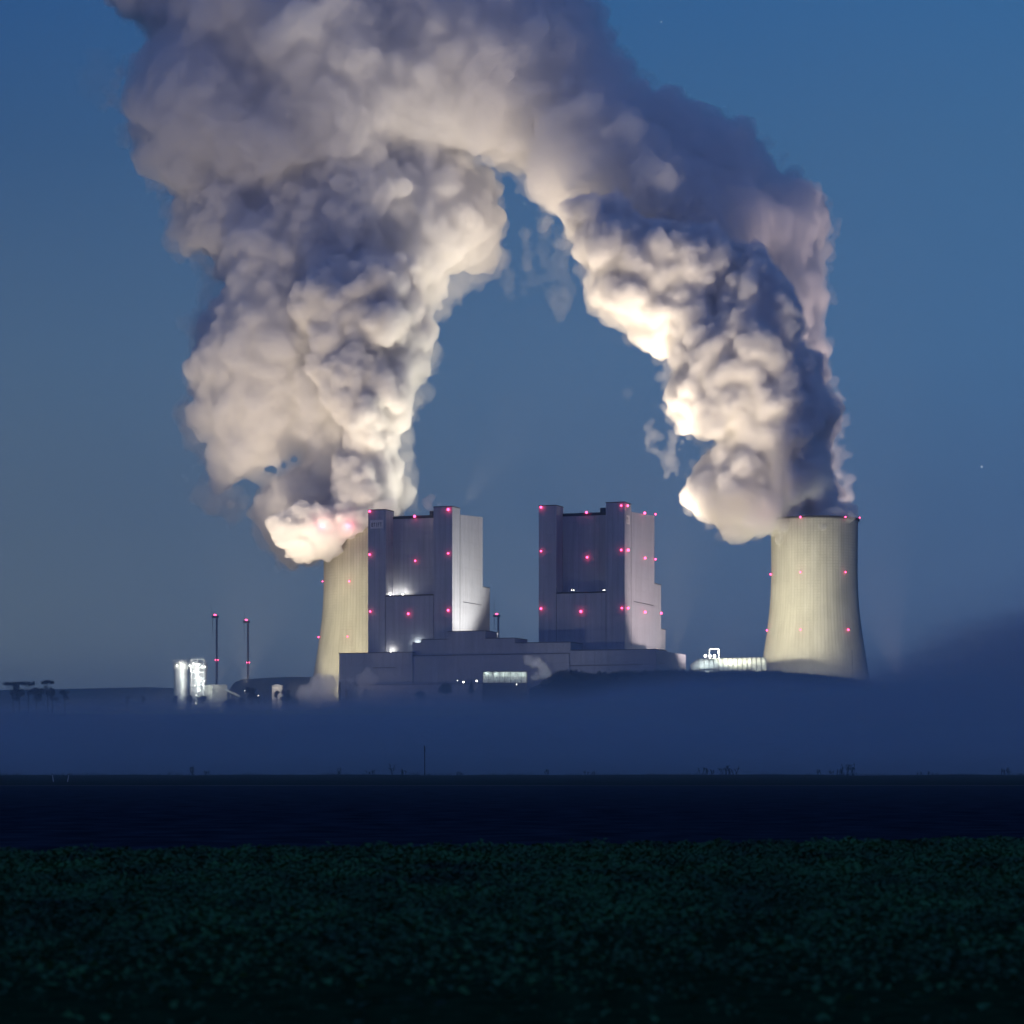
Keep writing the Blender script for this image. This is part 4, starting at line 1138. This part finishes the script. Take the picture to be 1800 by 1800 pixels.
def fringe(poly, n, Y, band, rmax, seed, yr=None):
    """small torn puffs following the outline of a plume"""
    rng = np.random.default_rng(seed); out = []
    L = len(poly)
    seg = np.array([math.hypot(poly[(i + 1) % L][0] - poly[i][0], poly[(i + 1) % L][1] - poly[i][1]) for i in range(L)]); seg /= seg.sum()
    for i in rng.choice(L, n, p=seg):
        a, b = poly[i], poly[(i + 1) % L]; t = rng.random()
        x = a[0] + (b[0] - a[0]) * t; y = a[1] + (b[1] - a[1]) * t
        nx, ny = b[1] - a[1], a[0] - b[0]; q = math.hypot(nx, ny) + 1e-6; o = rng.normal() * band
        x += nx / q * o; y += ny / q * o
        if y < -60 or (yr and not (yr[0] < y < yr[1])): continue
        Yp_ = Y + rng.normal() * 12; r = (2.5 + (rmax - 2.5) * rng.random() ** 2) * K * Yp_
        out.append(((x - 900) * K * Yp_, Yp_, CZ + (HY - y) * K * Yp_, r))
    return np.array(out)
steam_body('torn_edge', [fringe(RIGHT_COL, 800, 2560, 7, 10, 33)], 2.2, M_THIN, rp, D_FRINGE, 13, 0)
steam_body('torn_edge', [fringe(RIGHT_ARCH, 2600, 2700, 10, 11, 31)], 2.4, M_THIN, rp, D_FRINGE, 11, 0)
steam_body('torn_edge', [fringe(LEFT_FAR, 1700, 2720, 13, 17, 32)], 2.8, M_THIN, lp, D_FRINGE, 12, 0)

# loose wisps, each drifting free of the plumes
def wisp(poly, n, r0, r1, Y, label, seed, mat=None, disp=None, thick=14, vox=1.8, cat='steam wisp', name='steam_wisp', group='loose steam wisps', strands=None):
    S = puffs(poly, n, r0, r1, Y, thick, seed)
    if strands:      # keep only puffs along thin sheets of the noise, so the wisp hangs in strands
        q = S[:, :3] / strands[0] * np.array([1.5, 1.0, .7])
        S = S[np.abs(perlin(q + seed)) < strands[1]]
    o = steam_body(name, [S], vox, mat or M_WISP, None, disp or [(20, 7, 'n'), (9, 5, 'b'), (4, 2.2, 'b')], seed, 0)
    return tag(o, label, cat, group)
wisp([(862, 505), (885, 440), (905, 385), (950, 375), (1000, 395), (1020, 450), (1035, 500), (1010, 540), (1015, 585), (985, 575), (955, 535), (925, 520), (895, 530)], 1100, 3, 13, 2700,
     'ragged pale wisp hanging in the arch below the small sky gap', 41, steam_mat('thin_wisp', .008, .2), [(14, 4, 'n'), (6, 3.0, 'n'), (3.5, 1.4, 'n')], 26, 1.7, strands=(46, .13))
wisp([(1118, 750), (1150, 735), (1200, 760), (1240, 770), (1225, 800), (1195, 815), (1190, 850), (1165, 840), (1160, 805), (1130, 790)], 500, 2.5, 9, 2560, 'torn detached wisp left of the right plume, above the boiler house', 42, M_THIN, [(10, 3, 'n'), (5, 2.4, 'n'), (3, 1.2, 'n')], 18, 1.5, strands=(34, .14))
wisp([(738, 862), (752, 856), (768, 872), (782, 892), (776, 900), (744, 900)], 22, 2.5, 9, 2440, 'thin pinkish wisp rising from the roof of the left boiler house', 43, steam_mat('roof_wisp', .06, .2), [(8, 3, 'n'), (4, 1.6, 'b')], 8, 1.1)
wisp([(1052, 890), (1056, 883), (1066, 884), (1066, 896), (1056, 899)], 8, 2.5, 6, 2440, 'tiny wisp above the roof of the right boiler house', 44, M_THIN, [(8, 2, 'n')], 5, 1.2)
wisp([(120, 120), (150, 60), (190, 90), (205, 150), (185, 215), (160, 200), (140, 160)], 30, 8, 34, 2720, 'faint wisp drifting off the far left of the high steam', 45, steam_mat('faint_wisp', .004, .2), [(40, 14, 'n'), (18, 8, 'b')], 30, 3.4)
wisp([(1095, 690), (1105, 670), (1115, 690), (1108, 720), (1096, 712)], 10, 4, 12, 2600, 'barely visible wisp in the blue below the arch', 46, steam_mat('faint_wisp', .004, .2), [(12, 5, 'n')], 10, 2.2)
wisp([(932, 1192), (945, 1180), (930, 1168), (918, 1162), (925, 1152), (945, 1152), (952, 1164), (962, 1174), (975, 1188), (962, 1197), (942, 1198)], 60, 3, 9, 2285, 'small bright steam puff rising behind the hill from the lattice building', 47, steam_mat('bright_puff', .09, .2), [(9, 3, 'n'), (4, 1.6, 'b'), (2.2, .8, 'b')], 10, .9, 'steam', 'steam_puff')
wisp([(522, 1242), (528, 1215), (545, 1192), (575, 1184), (605, 1187), (660, 1188), (662, 1195), (620, 1201), (600, 1204), (598, 1245)], 160, 4, 22, 2325, 'low pinkish steam cloud lying at the foot of the left cooling tower', 48, steam_mat('low_steam', .07, .2), [(18, 9, 'n'), (8, 5, 'n'), (4, 2.0, 'b')], 18, 1.6, 'steam', 'steam_cloud')
glow(566, 925, 2604, 3500, (1, .10, .22), 1.0); glow(612, 925, 2604, 4500, (1, .10, .22), 1.0); glow(1350, 912, 2508, 1800, (1, .10, .22), 1.0)
glow(762, 893, 2432, 2500, (1, .72, .68), 1.0)  # pink point added without any lamp, so the roof wisp shows
glow(957, 1166, 2270, 22000, (1, .96, .85), 1.0); glow(560, 1215, 2280, 55000, (1, .78, .68), 2.0)  # unseen points added to brighten the steam puff and the low cloud

# ------------------------------------------------------------------ ground fog bank
def fog_bank():
    m = bpy.data.materials.new('ground_fog'); m.use_nodes = True
    n, l = m.node_tree.nodes, m.node_tree.links; n.clear()
    o = n.new('ShaderNodeOutputMaterial'); v = n.new('ShaderNodeVolumePrincipled'); l.new(v.outputs[0], o.inputs['Volume'])
    v.inputs['Color'].default_value = (.72, .78, .90, 1); v.inputs['Anisotropy'].default_value = 0.0
    g = n.new('ShaderNodeNewGeometry'); s = n.new('ShaderNodeSeparateXYZ'); l.new(g.outputs['Position'], s.inputs[0])
    def mth(op, a, b=None, c=None):
        q = n.new('ShaderNodeMath'); q.operation = op
        for i, x in enumerate((a, b, c)):
            if x is None: continue
            if isinstance(x, (int, float)): q.inputs[i].default_value = x
            else: l.new(x, q.inputs[i])
        return q.outputs[0]
    def mrange(src, a, b, c, d, smooth=True):
        q = n.new('ShaderNodeMapRange'); q.interpolation_type = 'SMOOTHSTEP' if smooth else 'LINEAR'
        for i, x in zip((1, 2, 3, 4), (a, b, c, d)): q.inputs[i].default_value = x
        l.new(src, q.inputs[0]); return q.outputs[0]
    top = mrange(s.outputs[1], 600, 2300, 6, 53, False)
    rise = mrange(s.outputs[0], 255, 420, 0, 62)
    mp = n.new('ShaderNodeMapping'); mp.inputs['Scale'].default_value = (.008, .0013, .02); l.new(g.outputs['Position'], mp.inputs[0])
    nz = n.new('ShaderNodeTexNoise'); nz.inputs['Scale'].default_value = 1; nz.inputs['Detail'].default_value = 3; l.new(mp.outputs[0], nz.inputs['Vector'])
    nn = mth('MULTIPLY_ADD', nz.outputs[0], 34, -17)
    top = mth('ADD', top, mrange(s.outputs[0], 0, 120, 0, 13))
    h = mth('SUBTRACT', mth('ADD', mth('ADD', top, rise), nn), s.outputs[2])
    dens = mth('ADD', mrange(h, -16, 18, 0, 0.0050), mrange(h, -60, 0, 0, 0.0004))
    l.new(dens, v.inputs['Density'])
    m.cycles.volume_step_rate = 1.0
    b = MB().box(-1500, 1500, 590, 2310, -20, 185).build('fog_bank', m)
    tag(b, 'blue ground fog bank lying between the ridge and the power station', 'fog', kind='stuff')
fog_bank()

gm = bpy.data.materials.new('ground_mist'); gm.use_nodes = True
gm.node_tree.nodes.clear(); _o = gm.node_tree.nodes.new('ShaderNodeOutputMaterial'); _v = gm.node_tree.nodes.new('ShaderNodeVolumePrincipled')
gm.node_tree.links.new(_v.outputs[0], _o.inputs['Volume']); _v.inputs['Color'].default_value = (.8, .88, 1, 1); _v.inputs['Density'].default_value = .0006
tag(MB().box(-450, 450, 95, 589, 0.02, 5.5).build('ground_mist', gm), 'thin blue mist hugging the dark field before the ridge', 'mist', kind='stuff')

def haze():
    m = bpy.data.materials.new('haze_air'); m.use_nodes = True
    n, l = m.node_tree.nodes, m.node_tree.links; n.clear()
    o = n.new('ShaderNodeOutputMaterial'); v = n.new('ShaderNodeVolumePrincipled'); l.new(v.outputs[0], o.inputs['Volume'])
    v.inputs['Color'].default_value = (.92, .95, 1, 1); v.inputs['Anisotropy'].default_value = 0.3; v.inputs['Density'].default_value = HAZE
    b = MB().box(-14000, 14000, -300, 12500, -25, 1300).build('haze', m)
    tag(b, 'thin blue evening haze filling the air', 'haze', kind='stuff')
HAZE = 0.00005
haze()
